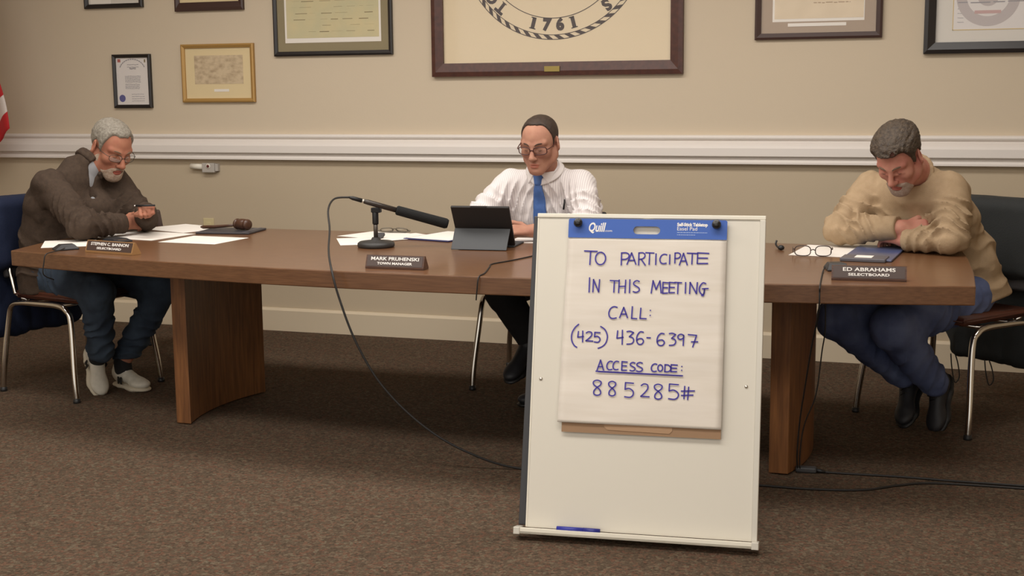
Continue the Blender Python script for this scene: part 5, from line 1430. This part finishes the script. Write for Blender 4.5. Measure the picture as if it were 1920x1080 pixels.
    pp = obj('pen', bm, M_black, None, smooth=True); pp.location = org; tag(pp, 'black pen clipped in the pocket of the white shirt', 'pen')
    for nm, ank, toe, upv in (('r', (-1.85, -1.36, 0.285), (-0.25, -0.75, -0.45), (0, -0.5, 0.8)), ('l', (-1.72, -1.31, 0.095), (-0.75, -0.55, 0), (0, 0, 1))):
        shoe('shoe', ank, toe, o, M_shoeblk, M_black, org, 1.0, upv)
    rp_ = np.array(lw)+np.array((-0.86, -0.42, 0.02))*0.098+np.array((0.0, -0.004, 0.004))
    return o

# ------------------------------------------------------------------ man in the tan sweater (right end)
def build_right():
    org = (0.0, -1.08, 0.0)
    o = person('greying man in a tan sweater, looking down with arms crossed on the table', org)
    hd = Head((-0.274, -1.430, 1.122), head_basis(20, 40, 3), 1.0, jaw=1.08)
    W = (0.88, -0.47, 0)
    nb_ = (-0.212, -1.262, 1.048)
    ls, le, lw = (-0.085, -1.290, 0.985), (-0.063, -1.420, 0.812), (-0.245, -1.350, 0.788)
    rs, re, rw = (-0.395, -1.130, 0.975), (-0.510, -1.240, 0.812), (-0.255, -1.345, 0.838)
    tor = [(0.00, -1.06, 0.55), (-0.055, -1.09, 0.71), (-0.155, -1.16, 0.87), (-0.225, -1.225, 0.970)]
    lh_, rh = (0.0, -1.16, 0.545), (-0.11, -0.99, 0.545)
    lk, la = (-0.275, -1.500, 0.455), (-0.115, -1.30, 0.205)
    rk, ra = (-0.490, -1.450, 0.470), (-0.240, -1.235, 0.215)
    b = Field(); hd.build(b)
    b.cap(hd.w((0, -0.025, -0.055)), nb_, 0.060, 0.070, 0.03)
    for p, q, r0, r1, rat in zip(tor, tor[1:], (0.090, 0.090, 0.095), (0.090, 0.095, 0.075), (1.3, 1.35, 1.6)):
        b.cap(p, q, r0, r1, 0.04, w=W, ratio=rat)
    limb(b, [rs, re, rw], [0.045, 0.030, 0.029]); limb(b, [ls, le, lw], [0.045, 0.030, 0.029])
    limb(b, [rh, rk, ra], [0.078, 0.058, 0.040]); limb(b, [lh_, lk, la], [0.078, 0.058, 0.040])
    hand(b, rw, (0.97, 0.02, 0.02), (0.05, -0.80, 0.55), (0, 0.4, 0.9), [(14, 26, 22), (16, 28, 22), (18, 30, 22), (20, 30, 22)], 1.0, thumb=((0.80, 0.55, -0.1), (0.95, 0.2, -0.1)))
    hand(b, lw, (-0.72, 0.70, -0.02), (0, -0.3, 0.95), (0, 0.9, 0.2), [(20, 35, 25)]*4, 0.97)
    mesh_field('body', b, 0.0035, [M_skinR, M_lipL], o, matfn=lips_slot(hd), origin=org)
    s = Field()
    for p, q, r0, r1, rat in zip([(0.030, -1.045, 0.50)]+tor, tor, (0.128, 0.128, 0.128, 0.130), (0.128, 0.128, 0.130, 0.098), (1.3, 1.25, 1.25, 1.6)):
        s.cap(p, q, r0, r1, 0.05, w=W, ratio=rat)
    nd = np.array(hd.w((0, -0.03, -0.06)))-np.array(nb_); nd = nd/np.linalg.norm(nd)
    s.ell((-0.265, -1.185, 0.86), (0.13, 0.075, 0.13), None, 0.05)
    limb(s, [rs, re], [0.080, 0.066], 0.05); s.sleeve(re, np.array(rw)*0.95+np.array(re)*0.05, 0.064, 0.050, 0.012)
    limb(s, [ls, le], [0.084, 0.070], 0.05); s.sleeve(le, lw, 0.066, 0.048, 0.010)
    s.cap((-0.20, -1.245, 1.0), np.array(nb_)+nd*0.022, 0.108, 0.076, 0.03)
    s.plane((0.04, -1.06, 0.50), (0.35, 0, -1), 0.01)
    s.cap(np.array(nb_)+nd*0.018, np.array(nb_)+nd*0.20, 0.067, 0.076, 0.008, 's')
    folds(s, 0.014, (12, 12, 9), 8, [(re, 0.17), (le, 0.17), (rs, 0.13), (ls, 0.13), ((-0.06, -1.16, 0.78), 0.2)])
    rings(s, rs, re, 0.016, 0.050, 3, (0.5, 0.3, 0.7), 0.25, 1.1); rings(s, re, rw, 0.013, 0.05, 5, (0.3, 0.2, 0.6), 0.05, 0.7, 0.10)
    rings(s, ls, le, 0.016, 0.048, 8, (-0.6, 0.3, 0.5), 0.35, 1.1); rings(s, le, lw, 0.014, 0.045, 9, (-0.3, 0.2, 0.6), 0.1, 0.9, 0.10)
    rings(s, (0.03, -1.05, 0.52), (-0.13, -1.16, 0.86), 0.010, 0.090, 6, (0.4, 0.1, 0.3), 0.0, 0.8, 0.26)
    mesh_field('sweater', s, 0.0055, M_tan, o, origin=org)
    c = Field(); B_ = basis(nd, (0, -1, 0.3)); last = None
    for k in range(25):
        a = R(15*k); pt = np.array(nb_)+nd*0.024+0.070*(B_[:, 2]*math.cos(a)+B_[:, 0]*math.sin(a))
        if last is not None: c.cap(last, pt, 0.0095, 0.0095, 0.006)
        last = pt
    mesh_field('ribbed_neck', c, 0.004, M_tan, o, origin=org)
    p = Field()
    p.cap((0.0, -1.04, 0.575), (-0.08, -1.13, 0.55), 0.112, 0.110, 0.04, w=W, ratio=1.4)
    limb(p, [rh, rk], [0.100, 0.084], 0.04); limb(p, [rk, ra], [0.082, 0.062], 0.03)
    limb(p, [lh_, lk], [0.104, 0.088], 0.04); limb(p, [lk, la], [0.086, 0.066], 0.03)
    rings(p, lk, la, 0.010, 0.075, 2, (0.9, 0.5, 0), 0.25, 1.0); rings(p, rk, ra, 0.008, 0.075, 4, (0.8, 0.6, 0), 0.3, 1.0); rings(p, lh_, lk, 0.009, 0.080, 6, (0.5, 0, 0.6), 0.0, 0.8, 0.16)
    folds(p, 0.013, (13, 13, 10), 6, [(rk, 0.16), (lk, 0.18), (ra, 0.12), (la, 0.14)])
    mesh_field('jeans', p, 0.006, M_denimB, o, origin=org)
    h = hair_field(hd, [-0.13, -0.06, -0.035, -0.015, 0.008, 0.022, 0.032, 0.045, 0.060, 0.090], [-0.06, -0.055, 0.012, 0.036, 0.030, -0.022, 0.028, 0.054, 0.066, 0.074], 0.008, peak=(0.028, 0.016), top=0.018, nz=0.006, freq=(85, 22, 85), edge=0.012)
    mesh_field('hair', h, 0.004, M_hairbrown, o, origin=org, largest=True)
    bd = beard_field(hd, [-0.01, 0.030, 0.050, 0.062, 0.075, 0.088, 0.095, 0.12], [-0.16, -0.13, -0.098, -0.082, -0.060, -0.054, -0.052, -0.052], 0.0035, nz=0.002)
    mesh_field('beard', bd, 0.0035, M_goatee, o, origin=org)
    brows(hd, M_brow, o, org, 0.0036); lashes(hd, mat('lash_brown', (84, 54, 44)), o, org)
    for nm, ank, toe, upv in (('l', (-0.105, -1.275, 0.185), (-0.12, -0.42, -0.80), (-0.4, -0.8, 0.4)), ('r', (-0.222, -1.215, 0.185), (-0.12, -0.60, -0.52), (-0.3, -0.7, 0.5))):
        u, w, B = shoe('shoe', ank, toe, o, M_shoeblk, M_black, org, 0.98, upv)
        for k in range(4):
            y = 0.034+0.02*k; z = -0.006-0.0085*k
            bm = bmesh.new(); tube(bm, [Vector(tuple(map(float, w(q))))-Vector(org) for q in ((-0.020, y, z-0.004), (0.0, y+0.006, z+0.004), (0.020, y+0.012, z-0.004))], 0.0028, 6); obj('lace', bm, M_black, u, smooth=True)
    return o

# ------------------------------------------------------------------ coats over the chair backs
def coat(name, label, m, c, rear, org, half_w, ztop, zhem, seed, extra=None):
    o = empty(name, org); tag(o, label, 'coat')
    r_ = np.array((rear[0], rear[1], 0)); r_ = r_/np.linalg.norm(r_); lat = np.array((-r_[1], r_[0], 0))
    Rm = np.stack([lat, r_, (0, 0, 1)], -1); c = np.array(c, float)
    f = Field()
    f.rbox(c+np.array((0, 0, (ztop+0.60)/2)), (half_w, 0.088, (ztop-0.60)/2+0.02), 0.05, Rm, 0.05)
    f.rbox(c+r_*0.045+np.array((0, 0, (0.66+zhem)/2)), (half_w*0.98, 0.060, (0.66-zhem)/2), 0.05, Rm, 0.06)
    for sg in (-1, 1):
        f.cap(c+lat*sg*(half_w-0.03)+np.array((0, 0, ztop-0.10)), c+lat*sg*(half_w+0.02)+r_*0.03+np.array((0, 0, 0.50)), 0.055, 0.05, 0.05)
        f.cap(c+lat*sg*(half_w+0.02)+r_*0.03+np.array((0, 0, 0.50)), c+lat*sg*(half_w-0.01)+r_*0.05+np.array((0, 0, 0.30)), 0.05, 0.045, 0.04)
    # keep clear of the backrest inside
    def post(P, D):
        q = (P-c.astype(F32)) @ Rm.astype(F32)
        w = np.clip((ztop-0.12-P[..., 2])/0.2, 0.12, 1)
        return D+0.020*w*(ridged(q, (9, 9, 3.0), seed)-0.5)+0.008*w*(ridged(q, (24, 24, 9), seed+1)-0.5)
    f.post.append(post)
    mesh_field('coat_body', f, 0.007, m, o, origin=org)
    return o, c, lat, r_
o, c_, lat, r_ = coat('navy_coat', 'navy blue coat hung over the chair back of the man in the brown sweater', M_navy, (-4.318, -1.562, 0), (-0.977, 0.21), (-4.318, -1.562, 0.0), 0.272, 0.905, 0.24, 3)
o, c_, lat, r_ = coat('dark_coat', 'dark coat with drawcords over the chair back of the man in the tan sweater', M_darkcoat, (0.135, -0.80, 0), (0.6, 0.8), (0.135, -0.80, 0.0), 0.27, 0.905, 0.18, 6)
for sg, ln in ((1, 0.13), (0.25, 0.11), (-0.7, 0.10)):
    q = c_+lat*sg*0.24+r_*0.02
    p = [(q[0]-0.012, q[1]-0.015, 0.20), (q[0]-0.005, q[1]-0.02, 0.20-ln*0.5), (q[0]+0.010, q[1]-0.022, 0.20-ln), (q[0]+0.028, q[1]-0.02, 0.20-ln*0.8), (q[0]+0.020, q[1]-0.015, 0.20-ln*0.35), (q[0]+0.006, q[1]-0.01, 0.20)]
    bm = bmesh.new(); tube(bm, [Vector(x)-o.location for x in catmull(p, 6)], 0.0028, 8); obj('drawcord', bm, M_cable, o, smooth=True)
build_left()
build_mid()
build_right()
